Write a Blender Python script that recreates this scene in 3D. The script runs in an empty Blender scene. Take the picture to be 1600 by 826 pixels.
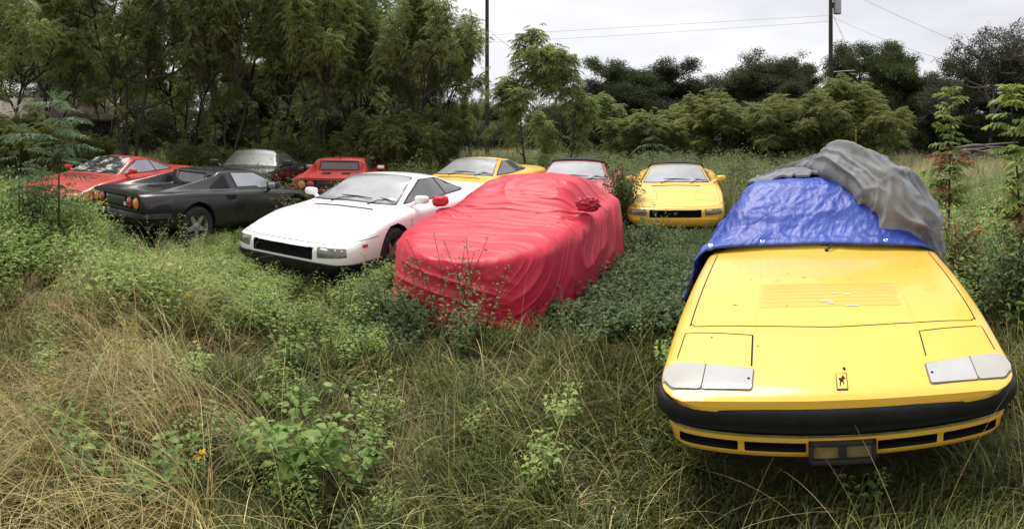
import bpy, bmesh, math, random
import numpy as np
from mathutils import Vector, Matrix
from mathutils.bvhtree import BVHTree
from mathutils.geometry import delaunay_2d_cdt

R_ = math.radians
C = bpy.context.scene.collection
scene = bpy.context.scene

# ------------------------------------------------------------------ camera
# the photograph is a hand-held swept panorama: horizontal angle is linear, verticals stay vertical
F_PX, Y_HOR, EYE = 930.0, 205.0, 1.8
cam_d = bpy.data.cameras.new('camera')
cam_d.type = 'PANO'
cam_d.panorama_type = 'CENTRAL_CYLINDRICAL'
cam_d.central_cylindrical_radius = 1.0
cam_d.central_cylindrical_range_u_min = -800 / F_PX
cam_d.central_cylindrical_range_u_max = 800 / F_PX
cam_d.central_cylindrical_range_v_min = -(826 - Y_HOR) / F_PX
cam_d.central_cylindrical_range_v_max = Y_HOR / F_PX
cam_d.clip_start = 0.05
cam_d.clip_end = 2000
cam = bpy.data.objects.new('camera', cam_d)
C.objects.link(cam)
cam.location = (0, 0, EYE)
cam.rotation_euler = (R_(90), 0, 0)
scene.camera = cam

# ------------------------------------------------------------------ light: bright overcast
SUN_EL, SUN_AZ = 70, 335           # elevation, compass-like azimuth from +Y clockwise
sun_d = bpy.data.lights.new('sun', 'SUN')
sun_d.energy = 3.0
sun_d.angle = R_(30)
sun_d.color = (1.0, 0.95, 0.87)
sun = bpy.data.objects.new('sun', sun_d)
C.objects.link(sun)
_a, _e = R_(SUN_AZ), R_(SUN_EL)
_sv = Vector((math.sin(_a) * math.cos(_e), math.cos(_a) * math.cos(_e), math.sin(_e)))
sun.rotation_euler = _sv.to_track_quat('Z', 'Y').to_euler()

world = bpy.data.worlds.new('World')
scene.world = world
world.use_nodes = True
wn, wl = world.node_tree.nodes, world.node_tree.links
wn.clear()
w_out = wn.new('ShaderNodeOutputWorld')
w_bg = wn.new('ShaderNodeBackground')
w_bg.inputs['Strength'].default_value = 0.1
sky = wn.new('ShaderNodeTexSky')
sky.sky_type = 'NISHITA'
sky.sun_disc = False
sky.sun_elevation = _e
sky.sun_rotation = _a
tc = wn.new('ShaderNodeTexCoord')
mp = wn.new('ShaderNodeMapping')
mp.inputs['Scale'].default_value = (1.0, 1.0, 3.2)
nz = wn.new('ShaderNodeTexNoise')
nz.inputs['Scale'].default_value = 2.1
nz.inputs['Detail'].default_value = 4.0
nz.inputs['Roughness'].default_value = 0.5
cr = wn.new('ShaderNodeValToRGB')
cr.color_ramp.elements[0].position = 0.30
cr.color_ramp.elements[0].color = (6.2, 6.2, 6.6, 1)
cr.color_ramp.elements[1].position = 0.66
cr.color_ramp.elements[1].color = (9.6, 9.5, 9.6, 1)
mx = wn.new('ShaderNodeMixRGB')
mx.inputs['Fac'].default_value = 0.93
wl.new(tc.outputs['Generated'], mp.inputs['Vector'])
wl.new(mp.outputs['Vector'], nz.inputs['Vector'])
wl.new(nz.outputs['Fac'], cr.inputs['Fac'])
wl.new(sky.outputs['Color'], mx.inputs['Color1'])
wl.new(cr.outputs['Color'], mx.inputs['Color2'])
wl.new(mx.outputs['Color'], w_bg.inputs['Color'])
wl.new(w_bg.outputs['Background'], w_out.inputs['Surface'])

scene.view_settings.view_transform = 'Standard'
scene.view_settings.look = 'None'
scene.view_settings.gamma = 1.0
scene.view_settings.use_curve_mapping = False
scene.view_settings.exposure = 0.30
scene.render.engine = 'CYCLES'
scene.cycles.max_bounces = 4
scene.cycles.diffuse_bounces = 3
scene.cycles.glossy_bounces = 2
scene.cycles.transmission_bounces = 4
scene.cycles.transparent_max_bounces = 8
scene.cycles.caustics_reflective = False
scene.cycles.caustics_refractive = False
scene.cycles.use_denoising = True

# ------------------------------------------------------------------ helpers
def ground_at(px, y):
    """world x, y of the ground point that stands at bearing px and y pixels (1600 wide photo)"""
    r = EYE * F_PX / (y - Y_HOR)
    a = (px - 800) / F_PX
    return r * math.sin(a), r * math.cos(a)

def polar(px, r):
    a = (px - 800) / F_PX
    return r * math.sin(a), r * math.cos(a)

def height_px(y, r):
    return EYE + (Y_HOR - y) / F_PX * r

def _hash3(ix, iy, iz):
    h = (ix * 73856093) ^ (iy * 19349663) ^ (iz * 83492791)
    h = (h ^ (h >> 13)) * 1274126177
    h = h & 0x7fffffff
    h = (h ^ (h >> 15)) * 2246822519 & 0x7fffffff
    return (h % 100003) / 100003.0 * 2 - 1

def vnoise(x, y, z=0.0):
    """value noise in about -1..1, vectorised"""
    x, y, z = np.broadcast_arrays(np.asarray(x, float), np.asarray(y, float), np.asarray(z, float))
    ix, iy, iz = np.floor(x).astype(np.int64), np.floor(y).astype(np.int64), np.floor(z).astype(np.int64)
    fx, fy, fz = x - ix, y - iy, z - iz
    fx, fy, fz = (f * f * f * (f * (f * 6 - 15) + 10) for f in (fx, fy, fz))
    out = 0
    for dx in (0, 1):
        for dy in (0, 1):
            for dz in (0, 1):
                w = (fx if dx else 1 - fx) * (fy if dy else 1 - fy) * (fz if dz else 1 - fz)
                out = out + w * _hash3(ix + dx, iy + dy, iz + dz)
    return out

def fbm(x, y, z=0.0, o=4, g=0.5):
    s, a, f = 0, 1.0, 1.0
    for k in range(o):
        s = s + a * vnoise(np.asarray(x) * f + 17.3 * k, np.asarray(y) * f - 9.1 * k, np.asarray(z) * f + 4.7 * k)
        a *= g; f *= 2.03
    return s

def mesh_np(name, V, faces, smooth=True, tint=None):
    """faces: list of int arrays (n,k)"""
    me = bpy.data.meshes.new(name)
    V = np.asarray(V, np.float32).reshape(-1, 3)
    me.vertices.add(len(V))
    me.vertices.foreach_set('co', V.ravel())
    faces = [np.asarray(f, np.int32) for f in faces if len(f)]
    tot = np.concatenate([np.full(len(f), f.shape[1], np.int32) for f in faces])
    idx = np.concatenate([f.ravel() for f in faces])
    me.loops.add(len(idx))
    me.loops.foreach_set('vertex_index', idx)
    me.polygons.add(len(tot))
    st = np.concatenate([[0], np.cumsum(tot)[:-1]]).astype(np.int32)
    me.polygons.foreach_set('loop_start', st)
    me.polygons.foreach_set('loop_total', tot)
    me.polygons.foreach_set('use_smooth', np.full(len(tot), smooth))
    if tint is not None:
        at = me.attributes.new('tint', 'FLOAT_COLOR', 'POINT')
        T = np.asarray(tint, np.float32)
        if T.shape[1] == 3:
            T = np.concatenate([T, np.ones((len(T), 1), np.float32)], 1)
        at.data.foreach_set('color', T.ravel())
    me.update(calc_edges=True)
    me.validate()
    return me

def link(name, me, mat=None, parent=None, link_it=True):
    o = bpy.data.objects.new(name, me)
    if link_it:
        C.objects.link(o)
    if mat is not None:
        if isinstance(mat, (list, tuple)):
            for m in mat:
                me.materials.append(m)
        else:
            me.materials.append(mat)
    if parent is not None:
        o.parent = parent
    return o

def thing(name, label, cat, loc=(0, 0, 0), rot=(0, 0, 0), scale=1.0, group=None):
    o = bpy.data.objects.new(name, None)
    C.objects.link(o)
    o.empty_display_size = 0.2
    o.location = loc; o.rotation_euler = rot; o.scale = (scale,) * 3
    o['label'] = label; o['category'] = cat
    if group: o['group'] = group
    return o

def tag(o, label=None, cat=None, group=None, kind=None):
    for k, v in (('label', label), ('category', cat), ('group', group), ('kind', kind)):
        if v: o[k] = v
    return o

def grid_faces(nu, nv, close_v=False):
    i = np.arange(nu - 1)[:, None]; j = np.arange(nv if close_v else nv - 1)[None, :]
    a = i * nv + j; b = i * nv + (j + 1) % nv; c = (i + 1) * nv + (j + 1) % nv; d = (i + 1) * nv + j
    return np.stack([a, b, c, d], -1).reshape(-1, 4)

def tube(path, radii, n=8, cap=True):
    """V, quads, (tris) of a tube along path"""
    P = np.asarray(path, float); m = len(P)
    rad = np.broadcast_to(np.asarray(radii, float), (m,))
    T = np.gradient(P, axis=0); T /= np.linalg.norm(T, axis=1)[:, None] + 1e-9
    up = np.array([0, 0, 1.0]) if abs(T[0][2]) < 0.9 else np.array([1.0, 0, 0])
    V = []
    u = np.cross(T[0], up); u /= np.linalg.norm(u)
    for k in range(m):
        u = u - T[k] * (u @ T[k]); u /= np.linalg.norm(u) + 1e-9
        w = np.cross(T[k], u)
        a = np.linspace(0, 2 * np.pi, n, endpoint=False)
        V.append(P[k] + rad[k] * (np.cos(a)[:, None] * u + np.sin(a)[:, None] * w))
    V = np.concatenate(V)
    Fq = grid_faces(m, n, True)
    fs = [Fq]
    if cap:
        V = np.concatenate([V, P[:1], P[-1:]])
        j = np.arange(n)
        fs.append(np.concatenate([np.stack([np.full(n, m * n), (j + 1) % n, j], 1),
                                  np.stack([np.full(n, m * n + 1), (m - 1) * n + j, (m - 1) * n + (j + 1) % n], 1)]))
    return V, fs

class MB:
    """collects arrays of vertices and faces into one mesh"""
    def __init__(s): s.V = []; s.F = []; s.n = 0
    def add(s, V, fs):
        V = np.asarray(V, float).reshape(-1, 3)
        s.V.append(V)
        for f in fs:
            f = np.asarray(f)
            if len(f): s.F.append(f + s.n)
        s.n += len(V); return s
    def tube(s, path, r, n=8): V, f = tube(path, r, n); return s.add(V, f)
    def box(s, lo, hi, M=None, bev=0.0):
        bm = bmesh.new(); bmesh.ops.create_cube(bm, size=1.0)
        lo, hi = np.array(lo, float), np.array(hi, float)
        for v in bm.verts:
            v.co = Vector(tuple((lo + hi) / 2 + np.array(v.co) * (hi - lo)))
        if bev:
            bmesh.ops.bevel(bm, geom=list(bm.edges), offset=bev, segments=2, profile=0.6, affect='EDGES')
        return s.bm(bm, M)
    def bm(s, bm, M=None):
        bm.verts.ensure_lookup_table(); bm.verts.index_update()
        V = np.array([v.co[:] for v in bm.verts])
        if M is not None:
            M = np.array(M); V = V @ M[:3, :3].T + M[:3, 3]
        by = {}
        for f in bm.faces: by.setdefault(len(f.verts), []).append([v.index for v in f.verts])
        bm.free()
        return s.add(V, [np.array(v) for v in by.values()])
    def lathe(s, prof, n=32, axis='y', center=(0, 0, 0)):
        """prof: (radius, along)"""
        a = np.linspace(0, 2 * np.pi, n, endpoint=False)
        V = []
        for r, h in prof:
            V.append(np.stack([r * np.cos(a), np.full(n, h), r * np.sin(a)], 1) if axis == 'y' else np.stack([r * np.cos(a), r * np.sin(a), np.full(n, h)], 1))
        return s.add(np.concatenate(V) + np.array(center), [grid_faces(len(prof), n, True)])
    def mesh(s, name, smooth=True, angle=35):
        by = {}
        for f in s.F: by.setdefault(f.shape[1], []).append(f)
        me = mesh_np(name, np.concatenate(s.V), [np.concatenate(v) for v in by.values()], smooth)
        if smooth and angle: me.set_sharp_from_angle(angle=R_(angle))
        return me
    def build(s, name, mat, parent=None, smooth=True, angle=35):
        return link(name, s.mesh(name, smooth, angle), mat, parent)

# ------------------------------------------------------------------ materials
MATS = {}
def new_mat(name):
    m = bpy.data.materials.new(name); m.use_nodes = True
    n, l = m.node_tree.nodes, m.node_tree.links
    return m, n, l, n['Principled BSDF']

def noise_node(n, l, scale, detail=4, rough=0.55, coord='Object', vec_scale=None):
    t = n.new('ShaderNodeTexCoord'); z = n.new('ShaderNodeTexNoise')
    z.inputs['Scale'].default_value = scale; z.inputs['Detail'].default_value = detail; z.inputs['Roughness'].default_value = rough
    if vec_scale:
        mpp = n.new('ShaderNodeMapping'); mpp.inputs['Scale'].default_value = vec_scale
        l.new(t.outputs[coord], mpp.inputs['Vector']); l.new(mpp.outputs['Vector'], z.inputs['Vector'])
    else:
        l.new(t.outputs[coord], z.inputs['Vector'])
    return z

def ramp(n, l, src, stops):
    r = n.new('ShaderNodeValToRGB'); e = r.color_ramp.elements
    while len(e) < len(stops): e.new(0.5)
    for k, (p, c) in enumerate(stops):
        e[k].position = p; e[k].color = (*c, 1) if len(c) == 3 else c
    l.new(src, r.inputs['Fac']); return r

def paint(name, col, dust=(0.5, 0.47, 0.4), dust_amt=0.25, rough=0.28, coat=0.6, speck=None, metallic=0.0, up_dust=1.0):
    """old car paint: uneven gloss, dust film, scattered specks of debris"""
    m, n, l, b = new_mat(name)
    z = noise_node(n, l, 2.3, 6, 0.6)
    r = ramp(n, l, z.outputs['Fac'], [(0.30, (dust_amt * .35,) * 3), (0.7, (dust_amt,) * 3)])
    mixc = n.new('ShaderNodeMixRGB'); mixc.inputs['Color1'].default_value = (*col, 1); mixc.inputs['Color2'].default_value = (*dust, 1)
    # dust settles on what faces up
    ge = n.new('ShaderNodeNewGeometry'); sx = n.new('ShaderNodeSeparateXYZ'); l.new(ge.outputs['Normal'], sx.inputs['Vector'])
    du = n.new('ShaderNodeMapRange'); du.inputs['From Min'].default_value = .15; du.inputs['From Max'].default_value = .95; du.inputs['To Min'].default_value = .25; du.inputs['To Max'].default_value = up_dust
    l.new(sx.outputs['Z'], du.inputs['Value'])
    dm_ = n.new('ShaderNodeMath'); dm_.operation = 'MULTIPLY'; l.new(r.outputs['Color'], dm_.inputs[0]); l.new(du.outputs['Result'], dm_.inputs[1])
    l.new(dm_.outputs['Value'], mixc.inputs['Fac'])
    z2 = noise_node(n, l, 55, 3, 0.6)
    r2 = ramp(n, l, z2.outputs['Fac'], [(0.70, (0, 0, 0)), (0.76, (0.8, 0.8, 0.8))])
    mix2 = n.new('ShaderNodeMixRGB'); mix2.inputs['Color2'].default_value = (*(speck or [c * 0.45 for c in col]), 1)
    l.new(r2.outputs['Color'], mix2.inputs['Fac']); l.new(mixc.outputs['Color'], mix2.inputs['Color1'])
    l.new(mix2.outputs['Color'], b.inputs['Base Color'])
    rr = ramp(n, l, z.outputs['Fac'], [(0.3, (rough,) * 3), (0.75, (min(rough + 0.25, 1),) * 3)])
    l.new(rr.outputs['Color'], b.inputs['Roughness'])
    b.inputs['Coat Weight'].default_value = coat; b.inputs['Coat Roughness'].default_value = 0.08
    b.inputs['Metallic'].default_value = metallic
    z3 = noise_node(n, l, 9, 2, 0.5)
    bp = n.new('ShaderNodeBump'); bp.inputs['Strength'].default_value = 0.03; bp.inputs['Distance'].default_value = 0.02
    l.new(z3.outputs['Fac'], bp.inputs['Height']); l.new(bp.outputs['Normal'], b.inputs['Normal'])
    MATS[name] = m; return m

def plain(name, col, rough=0.5, metallic=0.0, var=0.25, scale=12, bump=0.0, bscale=60, coat=0.0, spec=0.5):
    m, n, l, b = new_mat(name)
    z = noise_node(n, l, scale, 5, 0.6)
    lo = tuple(c * (1 - var) for c in col); hi = tuple(min(c * (1 + var), 1) for c in col)
    r = ramp(n, l, z.outputs['Fac'], [(0.3, lo), (0.7, hi)])
    l.new(r.outputs['Color'], b.inputs['Base Color'])
    b.inputs['Roughness'].default_value = rough; b.inputs['Metallic'].default_value = metallic
    b.inputs['Coat Weight'].default_value = coat; b.inputs['Specular IOR Level'].default_value = spec
    if bump:
        z3 = noise_node(n, l, bscale, 5, 0.6)
        bp = n.new('ShaderNodeBump'); bp.inputs['Strength'].default_value = bump; bp.inputs['Distance'].default_value = 0.01
        l.new(z3.outputs['Fac'], bp.inputs['Height']); l.new(bp.outputs['Normal'], b.inputs['Normal'])
    MATS[name] = m; return m

def dust_reflection_glass(name, clean=(0.03, 0.035, 0.035), dust=(0.42, 0.43, 0.44), amt=(0.3, 0.7), pos=(0.3, 0.7), scale=2.0):  # the dust colour also serves as painted reflection on one windscreen
    m, n, l, b = new_mat(name)
    z = noise_node(n, l, scale, 6, 0.62)
    r = ramp(n, l, z.outputs['Fac'], [(pos[0], (amt[0],) * 3), (pos[1], (amt[1],) * 3)])
    mixc = n.new('ShaderNodeMixRGB'); mixc.inputs['Color1'].default_value = (*clean, 1); mixc.inputs['Color2'].default_value = (*dust, 1)
    l.new(r.outputs['Color'], mixc.inputs['Fac']); l.new(mixc.outputs['Color'], b.inputs['Base Color'])
    b.inputs['Roughness'].default_value = 0.25; b.inputs['Coat Weight'].default_value = 1.0; b.inputs['Coat Roughness'].default_value = 0.02
    b.inputs['Coat IOR'].default_value = 1.6
    MATS[name] = m; return m

def leafy(name, hue_var=0.25, rough=0.55, transl=0.25, gain=1.0):
    """leaf and blade material: the vertex tint of each leaf times a random per plant"""
    m, n, l, b = new_mat(name)
    at = n.new('ShaderNodeAttribute'); at.attribute_name = 'tint'
    oi = n.new('ShaderNodeObjectInfo')
    mr = n.new('ShaderNodeMapRange'); mr.inputs['To Min'].default_value = gain * (1 - hue_var); mr.inputs['To Max'].default_value = gain * (1 + hue_var)
    l.new(oi.outputs['Random'], mr.inputs['Value'])
    mu = n.new('ShaderNodeVectorMath'); mu.operation = 'SCALE'
    l.new(at.outputs['Color'], mu.inputs[0]); l.new(mr.outputs['Result'], mu.inputs['Scale'])
    l.new(mu.outputs['Vector'], b.inputs['Base Color'])
    b.inputs['Roughness'].default_value = rough; b.inputs['Specular IOR Level'].default_value = 0.35
    if transl:
        tr = n.new('ShaderNodeBsdfTranslucent'); l.new(mu.outputs['Vector'], tr.inputs['Color'])
        ms = n.new('ShaderNodeMixShader'); ms.inputs['Fac'].default_value = transl
        l.new(b.outputs['BSDF'], ms.inputs[1]); l.new(tr.outputs['BSDF'], ms.inputs[2])
        l.new(ms.outputs['Shader'], n['Material Output'].inputs['Surface'])
    MATS[name] = m; return m

YEL = paint('yellow paint', (0.83, 0.495, 0.05), dust=(0.85, 0.64, 0.16), dust_amt=0.25, rough=0.32)
YEL_OLD = paint('faded orange yellow paint', (0.78, 0.40, 0.02), dust=(0.8, 0.6, 0.25), dust_amt=0.3, rough=0.4, coat=0.3)
WHITE = paint('white paint', (0.88, 0.88, 0.87), dust=(0.7, 0.68, 0.62), dust_amt=0.10, rough=0.3)
BLACK = paint('black paint', (0.009, 0.009, 0.011), dust=(0.10, 0.10, 0.11), dust_amt=0.13, rough=0.18, up_dust=1.3, coat=0.5, speck=(0.2, 0.19, 0.17))
RED = paint('red paint', (0.48, 0.018, 0.016), dust=(0.5, 0.2, 0.17), dust_amt=0.14, rough=0.35)
RUBBER = plain('black rubber', (0.012, 0.012, 0.0125), 0.48, var=0.5, bump=0.25, bscale=14, spec=0.3)
DARK = plain('black void', (0.006, 0.006, 0.006), 0.9)
TRIM = plain('satin black trim', (0.018, 0.018, 0.018), 0.45)
TYRE = plain('tyre rubber', (0.022, 0.021, 0.02), 0.8, var=0.5, bump=0.3)
ALLOY = plain('dull alloy', (0.42, 0.41, 0.4), 0.42, 0.8, var=0.3)
CHROME = plain('chrome', (0.75, 0.75, 0.75), 0.18, 1.0, var=0.1)
LENS = plain('smoked lamp glass', (0.16, 0.15, 0.11), 0.15, var=0.4, scale=25, coat=1.0)
AMBER = plain('amber lens', (0.75, 0.22, 0.01), 0.2, coat=1.0)
REDLENS = plain('red lens', (0.40, 0.012, 0.01), 0.2, coat=1.0)
MARKER = plain('orange marker lens', (0.5, 0.10, 0.02), 0.3, coat=0.5)
SOFT = plain('black canvas', (0.012, 0.012, 0.013), 0.85, bump=0.3, bscale=90)
SHEET = plain('white sticker', (0.7, 0.7, 0.7), 0.5)
GLASS_L = dust_reflection_glass('windscreen glass, dusty', dust=(.50, .51, .53), amt=(0.38, 0.80), pos=(0.3, 0.7), scale=1.1)
GLASS_D = dust_reflection_glass('side glass, dark', amt=(0.02, 0.2))
GLASS_M = dust_reflection_glass('side glass, milky', dust=(0.42, 0.45, 0.5), amt=(0.6, 0.9))
GLASS_V = dust_reflection_glass('mouldy windscreen', dust=(0.07, 0.08, 0.06), amt=(0.0, 0.9), pos=(0.42, 0.62), scale=5)
MATS['mouldy windscreen'].node_tree.nodes['Principled BSDF'].inputs['Coat Weight'].default_value = .0
MATS['mouldy windscreen'].node_tree.nodes['Principled BSDF'].inputs['Roughness'].default_value = .35
GLASS_T = dust_reflection_glass('reflection-painted windscreen', dust=(0.62, 0.62, 0.6), amt=(0.0, 1.0), pos=(0.48, 0.58), scale=3.5)  # tree reflection and white blotches painted into the colour as noise

# ------------------------------------------------------------------ car body tools
def pchip(x, Y, xs):
    x = np.asarray(x, float); Y = np.asarray(Y, float); h = np.diff(x)[:, None]; d = np.diff(Y, axis=0) / h
    m = np.zeros_like(Y)
    s = d[:-1] * d[1:] > 0
    w1 = 2 * h[1:] + h[:-1]; w2 = h[1:] + 2 * h[:-1]
    with np.errstate(divide='ignore', invalid='ignore'):
        mm = (w1 + w2) / (w1 / d[:-1] + w2 / d[1:])
    m[1:-1] = np.where(s, mm, 0); m[0] = d[0]; m[-1] = d[-1]
    k = np.clip(np.searchsorted(x, xs) - 1, 0, len(x) - 2)
    hh = (x[k + 1] - x[k]); t = ((xs - x[k]) / hh)[:, None]; hh = hh[:, None]
    return ((2 * t**3 - 3 * t**2 + 1) * Y[k] + (t**3 - 2 * t**2 + t) * hh * m[k] + (-2 * t**3 + 3 * t**2) * Y[k + 1] + (t**3 - t**2) * hh * m[k + 1])

def fillet_section(P, rad, nf=4, ns=3):
    """P (K,2) polyline with rounded corners, constant number of points"""
    K = len(P); out = []
    cuts = []
    for i in range(K):
        if i in (0, K - 1): cuts.append((P[i], P[i])); continue
        a, b = P[i - 1] - P[i], P[i + 1] - P[i]
        la, lb = np.linalg.norm(a) + 1e-9, np.linalg.norm(b) + 1e-9
        r = rad[i]
        cuts.append((P[i] + a / la * min(r, la * .48), P[i] + b / lb * min(r, lb * .48)))
    for i in range(K - 1):
        a = cuts[i][1]; b = cuts[i + 1][0]
        for k in range(ns): out.append(a + (b - a) * k / ns)
        if i + 1 < K - 1:
            e = cuts[i + 1][1]
            for k in range(nf):
                t = k / nf; out.append((1 - t)**2 * b + 2 * t * (1 - t) * P[i + 1] + t * t * e)
    out.append(P[-1])
    return np.array(out)

def loft_body(rows, rad, xs):
    """rows: x, then y,z of every control point from bottom centre to top centre. Returns V, faces (closed)"""
    rows = np.array(rows, float)
    S = pchip(rows[:, 0], rows[:, 1:], xs)
    rings = []
    for x, s in zip(xs, S):
        h = fillet_section(s.reshape(-1, 2), rad)
        full = np.concatenate([h, (h * [-1, 1])[::-1][1:-1]])
        rings.append(np.concatenate([np.full((len(full), 1), x), full], 1))
    V = np.concatenate(rings); m = len(rings[0]); n = len(rings)
    fs = [grid_faces(n, m, True)[:, ::-1]]
    c0, c1 = rings[0].mean(0), rings[-1].mean(0)
    V = np.concatenate([V, [c0, c1]]); j = np.arange(m)
    fs.append(np.stack([np.full(m, n * m), j, (j + 1) % m], 1)[:, ::-1])
    fs.append(np.stack([np.full(m, n * m + 1), (n - 1) * m + (j + 1) % m, (n - 1) * m + j], 1)[:, ::-1])
    return V, fs

def stations(rows, step=0.045):
    xs = []
    for a, b in zip(rows[:-1], rows[1:]):
        n = max(2, int(math.ceil((b[0] - a[0]) / step)))
        xs += list(np.linspace(a[0], b[0], n, endpoint=False))
    return np.array(xs + [rows[-1][0]])

def boolean_cut(me, cutters):
    o = bpy.data.objects.new('tmp_body', me); C.objects.link(o)
    cs = []
    for cm in cutters:
        c = bpy.data.objects.new('tmp_cut', cm); C.objects.link(c); cs.append(c)
        md = o.modifiers.new('b', 'BOOLEAN'); md.operation = 'DIFFERENCE'; md.object = c; md.solver = 'EXACT'
    dg = bpy.context.evaluated_depsgraph_get()
    new = bpy.data.meshes.new_from_object(o.evaluated_get(dg), depsgraph=dg)
    for c in cs + [o]: bpy.data.objects.remove(c)
    return new

def cyl_mesh(cx, cz, r, y0, y1, n=40):
    m = MB(); bm = bmesh.new()
    bmesh.ops.create_cone(bm, cap_ends=True, segments=n, radius1=r, radius2=r, depth=abs(y1 - y0))
    m.bm(bm, Matrix.Translation((cx, (y0 + y1) / 2, cz)) @ Matrix.Rotation(R_(90), 4, 'X'))
    return m.mesh('cut', False, None)

def box_mesh(lo, hi, bev=0.0):
    return MB().box(lo, hi, bev=bev).mesh('cut', False, None)

def make_body(rows, rad, arches, boxes, r_arch=0.36):
    V, fs = loft_body(rows, rad, stations(rows))
    me0 = mesh_np('body', V, fs)
    bm = bmesh.new(); bm.from_mesh(me0); bmesh.ops.recalc_face_normals(bm, faces=bm.faces); bm.to_mesh(me0); 
    bvh = BVHTree.FromBMesh(bm); bm.free()
    cut = []
    for cx, cz in arches:
        for s in (1, -1): cut.append(cyl_mesh(cx, cz, r_arch, s * 0.5, s * 1.3))
    for lo, hi in boxes: cut.append(box_mesh(lo, hi, 0.012))
    me = boolean_cut(me0, cut) if cut else me0
    me.materials.clear()
    n = len(me.polygons)
    cen = np.empty(n * 3); me.polygons.foreach_get('center', cen); cen = cen.reshape(-1, 3)
    mi = np.zeros(n, np.int32)
    for cx, cz in arches:
        d = np.hypot(cen[:, 0] - cx, cen[:, 2] - cz)
        mi[(d < r_arch + .004) & (np.abs(cen[:, 1]) < 0.93) & (np.abs(cen[:, 1]) > 0.49) & ((d > r_arch - .01) | (np.abs(np.abs(cen[:, 1]) - .5) < .01))] = 1
    nor = np.empty(n * 3); me.polygons.foreach_get('normal', nor); nor = nor.reshape(-1, 3)
    for lo, hi in boxes:
        inside = np.all((cen > np.array(lo) - .003) & (cen < np.array(hi) + .003), axis=1)
        on = np.zeros(n, bool)
        for ax in range(3):
            for v in (lo[ax], hi[ax]): on |= np.abs(cen[:, ax] - v) < .004
        mi[inside & on] = 1
    me.polygons.foreach_set('material_index', mi)
    me.polygons.foreach_set('use_smooth', np.ones(n, bool))
    me.set_sharp_from_angle(angle=R_(32))
    return me, bvh

def cast(bvh, axis, a, b, sgn=1):
    if axis == 'z': o, d = Vector((a, b, 3)), Vector((0, 0, -1))
    elif axis == 'y': o, d = Vector((a, 3 * sgn, b)), Vector((0, -sgn, 0))
    else: o, d = Vector((4 * sgn, a, b)), Vector((-sgn, 0, 0))
    p, nn, i, t = bvh.ray_cast(o, d)
    if p is None: return None
    if nn.dot(d) > 0: nn = -nn
    return p, nn

def round_poly(P, r, n=4):
    P = [np.array(p, float) for p in P]; out = []
    K = len(P)
    for i in range(K):
        a, b = P[i - 1] - P[i], P[(i + 1) % K] - P[i]
        la, lb = np.linalg.norm(a), np.linalg.norm(b)
        p0 = P[i] + a / la * min(r, la * .45); p1 = P[i] + b / lb * min(r, lb * .45)
        for k in range(n + 1):
            t = k / n; out.append((1 - t)**2 * p0 + 2 * t * (1 - t) * P[i] + t * t * p1)
    return out

def patch(bvh, outline, axis, sgn=1, off=0.003, res=0.04, thick=None, rnd=0.02, mirror=False):
    """a panel that lies on the body: outline seen along an axis, set proud by off, edge turned in"""
    m = MB()
    for my in ((1, -1) if mirror else (1,)):
        ol = round_poly(outline, rnd) if rnd else [np.array(p, float) for p in outline]
        pts = []
        K = len(ol)
        for i in range(K):
            a, b = ol[i], ol[(i + 1) % K]; k = max(1, int(np.linalg.norm(b - a) / res))
            for j in range(k): pts.append(a + (b - a) * j / k)
        nb = len(pts); A = np.array(pts)
        lo, hi = A.min(0), A.max(0)
        gx = np.arange(lo[0] + res / 2, hi[0], res); gy = np.arange(lo[1] + res / 2, hi[1], res)
        def inside(p):
            c = False
            for i in range(nb):
                x1, y1 = A[i]; x2, y2 = A[(i + 1) % nb]
                if (y1 > p[1]) != (y2 > p[1]) and p[0] < (x2 - x1) * (p[1] - y1) / (y2 - y1 + 1e-12) + x1: c = not c
            return c
        extra = [(x, y) for x in gx for y in gy if inside((x, y)) and np.min(np.hypot(A[:, 0] - x, A[:, 1] - y)) > res * .35]
        vs = [Vector((float(p[0]), float(p[1]))) for p in pts] + [Vector((float(p[0]), float(p[1]))) for p in extra]
        r = delaunay_2d_cdt(vs, [(i, (i + 1) % nb) for i in range(nb)], [list(range(nb))], 1, 1e-5)
        v2, tris = r[0], r[2]
        bm = bmesh.new(); bv = []
        for p in v2:
            if axis == 'z': h = cast(bvh, 'z', p[0], p[1] * my)
            elif axis == 'y': h = cast(bvh, 'y', p[0], p[1], sgn * my)
            else: h = cast(bvh, 'x', p[0] * my, p[1], sgn)
            if h is None: bv.append(None); continue
            v = bm.verts.new(h[0] + h[1] * off); bv.append((v, h[1]))
        for f in tris:
            vv = [bv[i] for i in f]
            if any(x is None for x in vv): continue
            try: bm.faces.new([x[0] for x in vv])
            except ValueError: pass
        nm = {x[0]: x[1] for x in bv if x}
        be = [e for e in bm.edges if e.is_boundary]
        ex = bmesh.ops.extrude_edge_only(bm, edges=be)
        t = thick if thick is not None else off + 0.006
        for v in ex['geom']:
            if isinstance(v, bmesh.types.BMVert):
                for e in v.link_edges:
                    o = e.other_vert(v)
                    if o in nm: v.co = o.co - nm[o] * t; break
        bmesh.ops.recalc_face_normals(bm, faces=bm.faces)
        # make the skin face outwards
        s = sum(f.normal.dot(nm[f.verts[0]]) for f in bm.faces if all(v in nm for v in f.verts))
        if s < 0: bmesh.ops.reverse_faces(bm, faces=bm.faces)
        m.bm(bm)
    return m

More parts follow.
